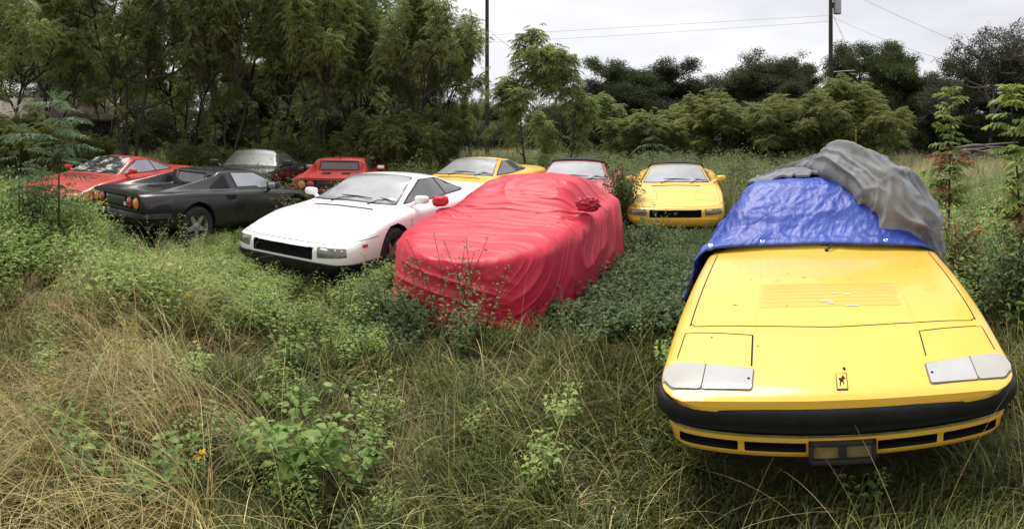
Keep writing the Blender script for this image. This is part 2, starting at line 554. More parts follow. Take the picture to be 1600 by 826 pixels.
def ribbon(bvh, pts, axis, w=0.006, sgn=1, off=0.0012, mirror=False, step=0.04, m=None):
    """thin strip lying on the body along a polyline (shut lines, seams)"""
    m = m or MB()
    for my in ((1, -1) if mirror else (1,)):
        P = []
        for a, b in zip(pts[:-1], pts[1:]):
            a, b = np.array(a, float), np.array(b, float); k = max(1, int(np.linalg.norm(b - a) / step))
            for j in range(k): P.append(a + (b - a) * j / k)
        P.append(np.array(pts[-1], float))
        hits = []
        for p in P:
            if axis == 'z': h = cast(bvh, 'z', p[0], p[1] * my)
            elif axis == 'y': h = cast(bvh, 'y', p[0], p[1], sgn * my)
            else: h = cast(bvh, 'x', p[0] * my, p[1], sgn)
            if h is not None: hits.append((np.array(h[0]), np.array(h[1])))
        if len(hits) < 2: continue
        X = np.array([h[0] for h in hits]); N = np.array([h[1] for h in hits])
        T = np.gradient(X, axis=0); S = np.cross(T, N); S /= np.linalg.norm(S, axis=1)[:, None] + 1e-9
        L = X + N * off + S * w / 2; Rr = X + N * off - S * w / 2; n = len(X)
        V = np.concatenate([L, Rr]); i = np.arange(n - 1)
        m.add(V, [np.stack([i, i + 1, n + i + 1, n + i], 1)])
    return m

def wheel(parent, x, y, z, r=0.315, steer=0.0, style='star'):
    """wheel (rim mesh) > tyre. local +y is the outer face"""
    s = 1 if y > 0 else -1
    w = 0.21
    m = MB(); ri = r * 0.66
    m.lathe([(ri, 0.0), (ri * 1.02, -0.005), (ri * .97, -0.012), (ri * .9, -0.05), (ri * .88, -0.15), (0.03, -0.15)], 40)
    m.lathe([(0.0, -0.018), (0.035, -0.02), (0.062, -0.03), (0.07, -0.06), (0.07, -0.14)], 24)
    nsp = 5
    for k in range(nsp):
        a = 2 * math.pi * k / nsp + 0.3
        bm = bmesh.new(); bmesh.ops.create_cube(bm, size=1)
        for v in bm.verts:
            t = v.co.x + .5
            v.co = Vector((0.045 + t * (ri * .94 - 0.045), -0.035 - 0.012 * (1 - t) + v.co.y * 0.035, v.co.z * (0.085 if t < .5 else 0.055) * (r / .315)))
        bmesh.ops.bevel(bm, geom=list(bm.edges), offset=0.006, segments=2, affect='EDGES')
        m.bm(bm, Matrix.Rotation(a, 4, 'Y'))
    o = m.build('wheel', ALLOY, parent)
    o.location = (x, y, z); o.rotation_euler = (0, 0, (math.pi if s < 0 else 0) + steer)
    t = MB(); t.lathe([(ri * .99, -0.012), (ri * 1.03, 0.008), (ri * 1.12, 0.014), (r * .9, 0.012), (r * .965, -0.004), (r, -0.03), (r, -w + .03), (r * .96, -w + .005), (ri * 1.1, -w), (ri * .95, -w + .02)], 48)
    for q in (-0.06, -0.1, -0.14):
        t.lathe([(r + .001, q - .004), (r - .006, q), (r + .001, q + .004)], 48)
    t.build('tyre', TYRE, o)
    d = MB(); d.lathe([(0.13, -0.1), (0.13, -0.115), (0.02, -0.115)], 28); d.build('brake_disc', plain('rusty disc', (0.2, 0.12, 0.08), .6, .5) if 'rusty disc' not in MATS else MATS['rusty disc'], o)
    return o

def pod(size, p=2.6, n=20, flat_back=0.0):
    """rounded superellipsoid"""
    u = np.linspace(-np.pi / 2, np.pi / 2, n)[:, None]; v = np.linspace(-np.pi, np.pi, n * 2, endpoint=False)[None, :]
    f = lambda w: np.sign(w) * np.abs(w) ** (2 / p)
    x = f(np.cos(u)) * f(np.cos(v)); y = f(np.cos(u)) * f(np.sin(v)); z = f(np.sin(u)) * np.ones_like(v)
    V = np.stack([x, y, z], -1).reshape(-1, 3)
    if flat_back: V[:, 0] = np.maximum(V[:, 0], -flat_back)
    return V * np.array(size), [grid_faces(n, n * 2, True)]

def mirror_part(parent, x, y, z, mat, sc=1.0, old=False):
    s = 1 if y > 0 else -1
    m = MB(); V, f = pod((0.07 * sc, 0.115 * sc, 0.062 * sc), 3.0 if not old else 4.5, 18, 0.75)
    V = V * [1, 1, 1]; V[:, 0] += np.abs(V[:, 1]) * -0.12
    m.add(V + [0, 0, 0], f)
    o = m.build('mirror', mat, parent, angle=50); o.location = (x, y, z); o.rotation_euler = (0, 0, s * -0.12)
    st = MB().tube([(0.0, -s * 0.06, -0.03), (0.03, -s * 0.13, -0.07), (0.06, -s * 0.20, -0.10)], [0.03, 0.028, 0.034], 10)
    st.build('mirror_stalk', mat, o)
    g = MB(); V, f = pod((0.006, 0.10 * sc, 0.05 * sc), 3.5, 12); g.add(V + [-0.057 * sc, 0, 0], f); g.build('mirror_glass', CHROME, o)
    return o

def wipers(parent, items):
    for a, b, c in items:     # pivot, elbow tip, blade half vector
        a, b, c = np.array(a), np.array(b), np.array(c)
        m = MB(); m.tube([a, (a + b) / 2 + [0, 0, .02], b], [0.009, 0.007, 0.005], 6)
        m.tube([b - c + [0, 0, .0], b + [0, 0, .006], b + c], [0.005, 0.008, 0.005], 6)
        m.tube([a - [0, 0, .05], a + [0, 0, .012]], 0.014, 8)
        m.build('wiper', TRIM, parent)

def seams(parent, m, name='shut_line', mat=None):
    return m.build(name, mat or DARK, parent, smooth=True, angle=None)

# ------------------------------------------------------------------ wedge shaped mid-engined car
#        x     bottom      sill        flank        shoulder     glass base   roof edge    inner        centre
WEDGE = [
 [-2.14, 0,.30, .58,.31, .70,.40, .76,.58, .70,.76, .58,.80, .40,.81, .20,.81, 0,.81],
 [-2.08, 0,.24, .66,.25, .80,.34, .87,.58, .82,.84, .66,.875, .45,.885, .2,.89, 0,.89],
 [-1.80, 0,.20, .70,.20, .88,.30, .94,.58, .90,.83, .68,.90, .50,.915, .25,.925, 0,.925],
 [-1.20, 0,.16, .72,.16, .90,.26, .945,.56, .91,.83, .69,.90, .48,.955, .25,.97, 0,.975],
 [-0.85, 0,.15, .72,.15, .90,.25, .94,.54, .89,.81, .71,.87, .48,1.04, .25,1.06, 0,1.065],
 [-0.45, 0,.15, .72,.15, .89,.25, .93,.52, .88,.79, .72,.84, .50,1.115, .25,1.145, 0,1.15],
 [-0.10, 0,.15, .72,.15, .88,.25, .92,.52, .87,.78, .72,.835, .51,1.135, .26,1.165, 0,1.17],
 [ 0.12, 0,.15, .72,.15, .88,.25, .915,.52, .87,.78, .72,.83, .515,1.125, .26,1.15, 0,1.155],
 [ 0.50, 0,.15, .72,.15, .87,.25, .91,.51, .87,.775, .715,.825, .59,.975, .30,1.00, 0,1.01],
 [ 0.86, 0,.16, .72,.16, .87,.26, .905,.51, .87,.765, .71,.815, .665,.83, .34,.86, 0,.87],
 [ 0.96, 0,.16, .72,.16, .87,.26, .905,.51, .87,.76, .70,.80, .55,.81, .30,.835, 0,.845],
 [ 1.30, 0,.17, .72,.17, .88,.27, .91,.50, .87,.735, .64,.75, .45,.765, .25,.78, 0,.785],
 [ 1.70, 0,.18, .72,.18, .87,.28, .90,.46, .86,.645, .62,.67, .42,.685, .22,.695, 0,.70],
 [ 1.98, 0,.20, .70,.20, .84,.29, .875,.42, .835,.56, .60,.585, .40,.60, .20,.61, 0,.613],
 [ 2.12, 0,.22, .60,.22, .76,.30, .80,.41, .77,.525, .56,.55, .38,.562, .19,.57, 0,.572],
 [ 2.19, 0,.25, .48,.25, .63,.31, .67,.41, .64,.50, .47,.525, .33,.535, .17,.54, 0,.543],
 [ 2.22, 0,.30, .30,.30, .46,.33, .50,.41, .47,.475, .36,.49, .25,.50, .12,.505, 0,.507],
]
WEDGE_RAD = [0, .05, .06, .22, .07, .05, .06, .2, 0]
_wedge = {}

def wedge_car(label, cat, pose, mat, group=None, soft_top=False, screen=None, side=None, black_spoiler=False, marker=True, tag_sticker=False, mirrors=True, name='sports_car'):
    if 'b' not in _wedge:
        _wedge['b'] = make_body(WEDGE, WEDGE_RAD, [(1.2, .315), (-1.23, .315)], [((2.10, -.45, .375), (2.4, .45, .505))])
        me, bvh = _wedge['b']
        _wedge['grille'] = MB()
        g = MB()
        for k in range(5): g.box((2.135, -.44, .385 + k * .024), (2.15, .44, .393 + k * .024))
        for k in range(7): g.box((2.13, -.4 + k * .133, .378), (2.137, -.392 + k * .133, .5))
        _wedge['grille'] = g.mesh('grille', False, None)
        _wedge['lamp'] = [patch(bvh, [(.50, .52), (.80, .515), (.82, .425), (.515, .405)], 'x', 1, .004, .03, rnd=.015).mesh('lamp'),
                          patch(bvh, [(-.50, .52), (-.80, .515), (-.82, .425), (-.515, .405)], 'x', 1, .004, .03, rnd=.015).mesh('lamp')]
        fr = MB()
        s = MB()
        ribbon(bvh, [(-.79, .545), (-.5, .548), (0, .552), (.5, .548), (.79, .545)], 'x', .009, m=s)
        ribbon(bvh, [(2.08, .555), (1.9, .575), (1.57, .59)], 'y', .007, mirror=True, m=s)
        ribbon(bvh, [(1.50, .34), (1.86, .34), (1.86, .72), (1.50, .72), (1.50, .34)], 'z', .0035, mirror=True, m=s)
        ribbon(bvh, [(1.9, .80), (1.0, .76), (.92, .70)], 'z', .005, mirror=True, m=s)
        ribbon(bvh, [(.92, .70), (.98, .4), (1.0, 0)], 'z', .006, mirror=True, m=s)
        ribbon(bvh, [(.80, .78), (.84, .6), (.80, .25)], 'y', .008, mirror=True, m=s)
        ribbon(bvh, [(-.50, .80), (-.55, .5), (-.50, .25), (.8, .24)], 'y', .008, mirror=True, m=s)
        _wedge['seam'] = s.mesh('shut_line', True, None)
        _wedge['vent'] = ribbon(bvh, [(1.07, -.47), (1.105, -.2), (1.11, 0), (1.105, .2), (1.07, .47)], 'z', .042, off=.003).mesh('vent', True, None)
        _wedge['screen_frame'] = patch(bvh, [(.10, -.475), (.10, .475), (.84, .66), (.90, .40), (.915, 0), (.90, -.40), (.84, -.66)], 'z', 1, .0025, .06, rnd=.03).mesh('frame')
        _wedge['screen'] = patch(bvh, [(.125, -.46), (.125, .46), (.805, .632), (.865, .40), (.88, 0), (.865, -.40), (.805, -.632)], 'z', 1, .006, .06, rnd=.03).mesh('screen')
        for sd in (1, -1):
            _wedge['sf%d' % sd] = patch(bvh, [(.73, .84), (.06, 1.105), (-.45, 1.10), (-.72, 1.03), (-1.06, .90), (-.9, .875), (0, .842)], 'y', sd, .0025, .05, rnd=.03).mesh('side_frame')
            _wedge['sa%d' % sd] = patch(bvh, [(.66, .852), (.05, 1.09), (-.36, 1.09), (-.42, .87), (0, .856)], 'y', sd, .006, .05, rnd=.02).mesh('side_glass')
            _wedge['sb%d' % sd] = patch(bvh, [(-.40, 1.088), (-.68, 1.02), (-1.0, .90), (-.85, .888), (-.46, .872)], 'y', sd, .006, .05, rnd=.02).mesh('quarter_glass')
        _wedge['spoiler'] = patch(bvh, [(-.74, .345), (-.5, .355), (.5, .355), (.74, .345), (.70, .24), (.5, .235), (-.5, .235), (-.70, .24)], 'x', 1, .03, .05, rnd=.02, thick=.06).mesh('spoiler')
        _wedge['spoiler2'] = [patch(bvh, [(2.16, .345), (1.62, .35), (1.60, .25), (2.12, .24)], 'y', sd, .015, .05, rnd=.02, thick=.04).mesh('spoiler') for sd in (1, -1)]
        _wedge['marker'] = [patch(bvh, [(1.87, .535), (1.79, .535), (1.79, .50), (1.87, .50)], 'y', sd, .006, .03, rnd=.006).mesh('marker') for sd in (1, -1)]
        st = MB(); st.box((2.0, -.5, .12), (2.1, .5, .24), bev=.02); _wedge['chin'] = st.mesh('chin')
        hm = MB()
        sil = [(-.028, -.036), (-.016, -.036), (-.012, -.012), (.006, -.010), (.012, -.036), (.022, -.034), (.018, -.002), (.022, .016), (.036, .022), (.034, .030), (.018, .034), (.008, .018), (-.016, .014), (-.030, .024), (-.034, .016), (-.024, .004)]
        bm = bmesh.new(); f = bm.faces.new([bm.verts.new((2.158, a, .44 + b)) for a, b in sil])
        r = bmesh.ops.extrude_face_region(bm, geom=[f])
        for v in r['geom']:
            if isinstance(v, bmesh.types.BMVert): v.co.x += .006
        bmesh.ops.triangulate(bm, faces=bm.faces[:]); hm.bm(bm); _wedge['horse'] = hm.mesh('emblem', False, None)
    me, bvh = _wedge['b']
    x, y, dz, yaw, pitch, roll, sc = pose
    t = thing(name, label, cat, (x, y, dz), (R_(roll), R_(pitch), R_(yaw)), sc, group)
    def P(n, key, m, parent=t):
        mm = _wedge[key].copy() if isinstance(key, str) else key
        mm.materials.clear(); return link(n, mm, m, parent)
    bme = me.copy(); body = link('body', bme, [mat, DARK], t)
    P('grille', 'grille', DARK)
    for k in (0, 1):
        mm = _wedge['lamp'][k].copy(); link('driving_lamp', mm, LENS, t)
    P('shut_line', 'seam', DARK)
    P('cowl_vent', 'vent', DARK)
    ws = P('windscreen', 'screen', screen or GLASS_L); P('windscreen_seal', 'screen_frame', TRIM, ws)
    for sd in (1, -1):
        w1 = P('side_window', 'sa%d' % sd, side or GLASS_D); P('window_frame', 'sf%d' % sd, TRIM, w1)
        if not soft_top: P('quarter_window', 'sb%d' % sd, side or GLASS_D)
        if mirrors: mirror_part(t, .62, sd * .90, .905, mat, .84)
    if black_spoiler:
        P('front_spoiler', 'spoiler', RUBBER); [P('side_spoiler', q.copy(), RUBBER) for q in _wedge['spoiler2']]; P('chin', 'chin', DARK)
    else:
        P('lower_bumper', 'spoiler', mat); P('emblem', 'horse', CHROME)
    if marker: [P('marker_lamp', q.copy(), MARKER) for q in _wedge['marker']]
    if soft_top:
        m = patch(bvh, [(.13, -.50), (.14, 0), (.13, .50), (-.3, .56), (-1.1, .60), (-1.35, .45), (-1.4, 0), (-1.35, -.45), (-1.1, -.60), (-.3, -.56)], 'z', 1, .035, .06, rnd=.06, thick=.05)
        m.build('soft_top', SOFT, t)
        ribbon(bvh, [(.145, -.50), (.15, 0), (.145, .50)], 'z', .05, off=.012).build('header_rail', mat, t)
    for sx in (1.2, -1.23):
        for sd in (1, -1): wheel(t, sx, sd * (.875 if sx > 0 else .90), .315, .315)
    wipers(t, [((.93, -.28, .85), (.78, .02, .905), np.array((.03, .26, -.005))), ((.93, .30, .84), (.76, .46, .89), np.array((.06, .20, -.02)))])
    if tag_sticker:
        patch(bvh, [(.74, .50), (.74, .59), (.70, .58), (.70, .49)], 'z', 1, .0085, .03, rnd=.004).build('inspection_sticker', SHEET, ws)
    return t

# ------------------------------------------------------------------ targa car with flying buttresses
#        x     bottom      sill        flank       shoulder     butt base    ridge       inner foot   deck half    centre
TARGA = [
 [-2.11, 0,.36, .50,.36, .64,.42, .76,.56, .76,.755, .66,.785, .56,.79, .44,.79, .2,.79, 0,.79],
 [-2.06, 0,.28, .60,.28, .76,.36, .83,.55, .80,.755, .72,.79, .62,.795, .50,.795, .25,.80, 0,.80],
 [-1.98, 0,.24, .66,.24, .80,.33, .845,.55, .82,.765, .74,.80, .64,.81, .50,.80, .25,.80, 0,.80],
 [-1.60, 0,.20, .70,.20, .84,.28, .875,.55, .85,.78, .73,.81, .64,.855, .54,.80, .30,.80, 0,.80],
 [-1.10, 0,.17, .70,.17, .85,.24, .885,.54, .86,.79, .72,.82, .61,.935, .53,.815, .30,.815, 0,.815],
 [-0.72, 0,.16, .70,.16, .84,.23, .87,.52, .845,.78, .72,.81, .585,1.01, .53,.82, .3,.83, 0,.83],
 [-0.60, 0,.16, .70,.16, .84,.23, .865,.52, .84,.775, .72,.80, .575,1.035, .53,.84, .3,.85, 0,.85],
 [-0.52, 0,.16, .70,.16, .84,.23, .86,.52, .84,.77, .715,.80, .565,1.055, .52,1.065, .3,1.075, 0,1.08],
 [-0.36, 0,.16, .70,.16, .84,.23, .86,.52, .835,.765, .715,.80, .55,1.085, .50,1.095, .3,1.108, 0,1.112],
 [ 0.00, 0,.16, .70,.16, .83,.23, .855,.52, .83,.76, .71,.80, .54,1.09, .50,1.10, .3,1.115, 0,1.12],
 [ 0.34, 0,.16, .70,.16, .83,.23, .85,.51, .825,.75, .71,.79, .54,1.075, .50,1.085, .3,1.10, 0,1.105],
 [ 0.70, 0,.16, .70,.16, .83,.23, .85,.50, .82,.735, .71,.775, .62,.925, .56,.935, .3,.955, 0,.96],
 [ 1.08, 0,.17, .70,.17, .83,.24, .85,.49, .82,.72, .70,.75, .67,.77, .60,.78, .3,.80, 0,.805],
 [ 1.30, 0,.17, .70,.17, .84,.24, .855,.47, .83,.70, .66,.72, .56,.72, .45,.72, .3,.735, 0,.74],
 [ 1.60, 0,.18, .68,.18, .82,.25, .84,.44, .80,.65, .64,.67, .54,.66, .44,.66, .3,.675, 0,.68],
 [ 1.90, 0,.20, .62,.20, .75,.27, .78,.40, .74,.54, .60,.56, .50,.56, .40,.565, .3,.575, 0,.58],
 [ 2.08, 0,.24, .50,.24, .62,.30, .65,.38, .60,.46, .52,.475, .44,.48, .36,.485, .2,.49, 0,.49],
 [ 2.14, 0,.30, .35,.30, .45,.33, .47,.38, .44,.42, .38,.43, .32,.435, .26,.44, .15,.44, 0,.44],
]
TARGA_RAD = [0, .05, .06, .22, .05, .04, .03, .02, .05, 0]
_targa = {}

def targa_car(label, cat, pose, mat, detailed=True, name='targa_sports_car'):
    if 'b' not in _targa:
        _targa['b'] = make_body(TARGA, TARGA_RAD, [(1.17, .29), (-1.12, .285)], [((-2.4, -.70, .555), (-2.09, .70, .735))], .365)
    me, bvh = _targa['b']
    x, y, dz, yaw, pitch, roll, sc = pose
    t = thing(name, label, cat, (x, y, dz), (R_(roll), R_(pitch), R_(yaw)), sc)
    bme = me.copy(); link('body', bme, [mat, DARK], t)
    s = MB()
    for sd in (1, -1):
        ribbon(bvh, [(-1.1, .81), (-1.1, .62)], 'y', .003, sd, m=s)
        ribbon(bvh, [(-.27, .79), (-.29, .5), (-.22, .2)], 'y', .008, sd, m=s)
        ribbon(bvh, [(.98, .74), (1.0, .5), (.95, .2), (-.2, .19)], 'y', .008, sd, m=s)
        ribbon(bvh, [(-2.0, .795), (-1.2, .815), (-.78, .845), (-.42, 1.06)], 'y', .005, sd, m=s)
        ribbon(bvh, [(-1.65, .46), (-.2, .455), (1.0, .44)], 'y', .006, sd, m=s)
    ribbon(bvh, [(-2.04, -.60), (-2.04, .60)], 'z', .006, m=s)
    ribbon(bvh, [(-.92, -.50), (-.92, .50)], 'z', .006, m=s)
    ribbon(bvh, [(-1.36, -.50), (-1.36, .50)], 'z', .004, m=s)
    ribbon(bvh, [(-.30, -.52), (-.31, 0), (-.30, .52)], 'z', .008, m=s)
    ribbon(bvh, [(.30, -.52), (.31, 0), (.30, .52)], 'z', .006, m=s)
    seams(t, s)
    # engine deck louvres, rear window
    for sd in (1, -1):
        lv = MB()
        for k in range(7): lv.box((-1.30 + k * .05, sd * .13 - .09 + sd * .09, .808), (-1.28 + k * .05, sd * .13 + .09 + sd * .09, .826))
        lv.box((-1.31, sd * .22 - .10, .795), (-.97, sd * .22 + .10, .812)); lv.build('deck_louvre', TRIM, t)
    rw = MB()
    rw.add([(-.585, -.44, .875), (-.585, .44, .875), (-.545, .41, 1.05), (-.545, -.41, 1.05), (-.575, -.44, .875), (-.575, .44, .875), (-.535, .41, 1.05), (-.535, -.41, 1.05)],
           [np.array([[0, 3, 2, 1], [4, 5, 6, 7], [0, 1, 5, 4], [1, 2, 6, 5], [2, 3, 7, 6], [3, 0, 4, 7]])])
    g = rw.build('rear_window', GLASS_D, t, smooth=False)
    g.location = (-.055, 0, 0)
    fr = MB()
    for a, b in (((-.64, -.46, .86), (-.64, .46, .86)), ((-.60, -.43, 1.062), (-.60, .43, 1.062)), ((-.64, -.46, .86), (-.60, -.43, 1.062)), ((-.64, .46, .86), (-.60, .43, 1.062))): fr.tube([a, b], .012, 6)
    fr.build('rear_window_seal', TRIM, g)
    # rear panel: round lamps in pairs, plate, bumper
    for sd in (1, -1):
        for k, (yy, mt) in enumerate(((.61, AMBER), (.425, REDLENS))):
            m = MB(); m.lathe([(0, .02), (.055, .02), (.084, .0), (.088, -.02), (.088, -.06)], 28)
            o = m.build('tail_lamp', mt, t); o.location = (-2.115, sd * yy, .645); o.rotation_euler = (0, 0, R_(90))
            c = MB(); c.lathe([(.088, -.03), (.096, -.01), (.098, .004), (.09, .008), (.088, 0)], 28); c.build('lamp_ring', TRIM, o)
    m = MB().box((-2.112, -.30, .575), (-2.098, .30, .715), bev=.005); m.build('licence_plate_panel', plain('dark green black plate', (.02, .028, .022), .35), t)
    if detailed:
        st = MB().box((-2.118, -.34, .585), (-2.113, -.27, .64)); st.build('white_sticker', SHEET, t, smooth=False)
    b = MB()
    prof = np.array([(0, .0), (.05, .012), (.065, .05), (.05, .10), (0, .115), (-.05, .10), (-.05, .01)])
    path = [(-1.66, .86), (-1.9, .865), (-2.05, .82), (-2.14, .70), (-2.17, .4), (-2.18, 0), (-2.17, -.4), (-2.14, -.70), (-2.05, -.82), (-1.9, -.865), (-1.66, -.86)]
    b.add(*sweep_plan(path, prof + [0, .40])); b.build('rear_bumper', RUBBER, t)
    for sd in (1, -1): patch(bvh, [(-1.72, .44), (-1.60, .44), (-1.60, .40), (-1.72, .40)], 'y', sd, .008, .03, rnd=.005).build('side_reflector', REDLENS, t)
    # glass
    ws = patch(bvh, [(.37, -.48), (.37, .48), (1.03, .60), (1.07, 0), (1.03, -.60)], 'z', 1, .006, .06, rnd=.03).build('windscreen', GLASS_D, t)
    for sd in (1, -1):
        fm = patch(bvh, [(-.25, 1.075), (.32, 1.062), (.95, .795), (.9, .775), (-.20, .79)], 'y', sd, .0025, .05, rnd=.02)
        gm = patch(bvh, [(-.22, 1.058), (.31, 1.045), (.62, .91), (.70, .805), (-.16, .812)], 'y', sd, .006, .05, rnd=.015)
        g = gm.build('side_window', GLASS_M if detailed else GLASS_D, t); fm.build('window_frame', TRIM, g)
        patch(bvh, [(.655, .90), (.86, .808), (.73, .804)], 'y', sd, .006, .04, rnd=.008).build('vent_window', GLASS_M, t)
        q = patch(bvh, [(-.40, 1.045), (-.80, .83), (-.33, .82)], 'y', sd, .004, .04, rnd=.02).build('quarter_panel', DARK, t)
        lo = MB()
        for k in range(12):
            xx = -.74 + k * .033; top = .83 + (xx + .80) / .40 * .215 - .02; bot = .835
            if top - bot > .02:
                top = min(top, 1.03); ribbon(bvh, [(xx, bot), (xx + .008, top)], 'y', .010, sd, .012, m=lo)
        lo.build('louvre', TRIM, q, angle=None)
        patch(bvh, [(-.58, .735), (-.30, .725), (-.32, .655), (-.48, .65)], 'y', sd, .003, .04, rnd=.01).build('air_intake', DARK, t)
        patch(bvh, [(-.28, .70), (.35, .69), (-.28, .66)], 'y', sd, .003, .04, rnd=.01).build('door_scallop', TRIM, t)
        mirror_part(t, .50, sd * .89, .85, TRIM if detailed else mat, .95, True)
    for sx in (1.17, -1.12):
        for sd in (1, -1): wheel(t, sx, sd * .855, .265, .315)
    if not detailed:
        a = MB().tube([(-.46, 0, 1.09), (-.47, 0, 1.16)], .008, 6); a.build('aerial', TRIM, t)
    return t

def sweep_plan(path, prof):
    """sweep a closed profile (outward, up) along a plan path (x, y)"""
    P = np.array(path, float)
    # resample smoothly
    d = np.concatenate([[0], np.cumsum(np.linalg.norm(np.diff(P, axis=0), axis=1))])
    s = np.linspace(0, d[-1], 60)
    P = np.stack([pchip(d, P, s)[:, 0], pchip(d, P, s)[:, 1]], 1)
    T = np.gradient(P, axis=0); T /= np.linalg.norm(T, axis=1)[:, None]
    N = np.stack([T[:, 1], -T[:, 0]], 1)
    c = P.mean(0)
    if ((P - c) * N).sum() < 0: N = -N
    V = []
    for p, n in zip(P, N):
        for o, z in prof: V.append((p[0] + n[0] * o, p[1] + n[1] * o, z))
    m = len(prof); V = np.array(V); n = len(P); j = np.arange(m)
    fs = [grid_faces(n, m, True)]
    V = np.concatenate([V, [V[:m].mean(0), V[(n - 1) * m:].mean(0)]])
    fs.append(np.concatenate([np.stack([np.full(m, n * m), (j + 1) % m, j], 1), np.stack([np.full(m, n * m + 1), (n - 1) * m + j, (n - 1) * m + (j + 1) % m], 1)]))
    return V, fs

# ------------------------------------------------------------------ big front-engined coupe
GT = [
 [-2.36, 0,.40, .55,.40, .68,.48, .78,.60, .74,.80, .66,.84, .5,.85, .25,.85, 0,.85],
 [-2.28, 0,.30, .62,.30, .80,.40, .87,.60, .84,.86, .72,.89, .5,.90, .25,.90, 0,.90],
 [-1.70, 0,.22, .70,.22, .86,.32, .90,.58, .87,.86, .74,.90, .5,.93, .25,.94, 0,.94],
 [-1.10, 0,.20, .70,.20, .86,.28, .90,.57, .87,.86, .74,.90, .52,1.12, .26,1.15, 0,1.16],
 [-0.70, 0,.19, .70,.19, .86,.27, .90,.56, .87,.86, .74,.89, .54,1.23, .26,1.27, 0,1.28],
 [-0.30, 0,.19, .70,.19, .86,.27, .90,.56, .87,.86, .74,.89, .55,1.255, .26,1.295, 0,1.305],
 [-0.12, 0,.19, .70,.19, .86,.27, .90,.56, .87,.86, .75,.89, .56,1.24, .28,1.28, 0,1.29],
 [ 0.15, 0,.19, .70,.19, .86,.27, .90,.56, .875,.855, .76,.88, .63,1.05, .32,1.10, 0,1.11],
 [ 0.40, 0,.19, .70,.19, .86,.27, .90,.56, .88,.85, .78,.87, .72,.885, .36,.92, 0,.93],
 [ 0.48, 0,.19, .70,.19, .86,.27, .90,.56, .885,.84, .80,.865, .62,.88, .36,.89, 0,.895],
 [ 1.00, 0,.20, .70,.20, .86,.28, .90,.55, .89,.79, .80,.825, .62,.84, .36,.86, 0,.865],
 [ 1.50, 0,.24, .70,.24, .86,.32, .905,.54, .885,.72, .80,.765, .62,.79, .36,.81, 0,.815],
 [ 1.80, 0,.30, .70,.30, .85,.38, .89,.52, .88,.66, .79,.705, .62,.73, .36,.75, 0,.755],
 [ 2.05, 0,.36, .70,.36, .80,.42, .855,.53, .878,.59, .80,.625, .62,.65, .36,.665, 0,.67],
 [ 2.20, 0,.42, .66,.42, .76,.46, .82,.54, .85,.562, .78,.582, .62,.60, .36,.612, 0,.617],
 [ 2.275, 0,.45, .60,.45, .70,.48, .76,.53, .79,.548, .74,.556, .60,.570, .36,.580, 0,.585],
 [ 2.300, 0,.50, .50,.50, .60,.51, .70,.53, .74,.54, .68,.547, .56,.552, .34,.560, 0,.563],
]
GT_RAD = [0, .05, .06, .15, .05, .03, .08, .2, 0]
_gt = {}

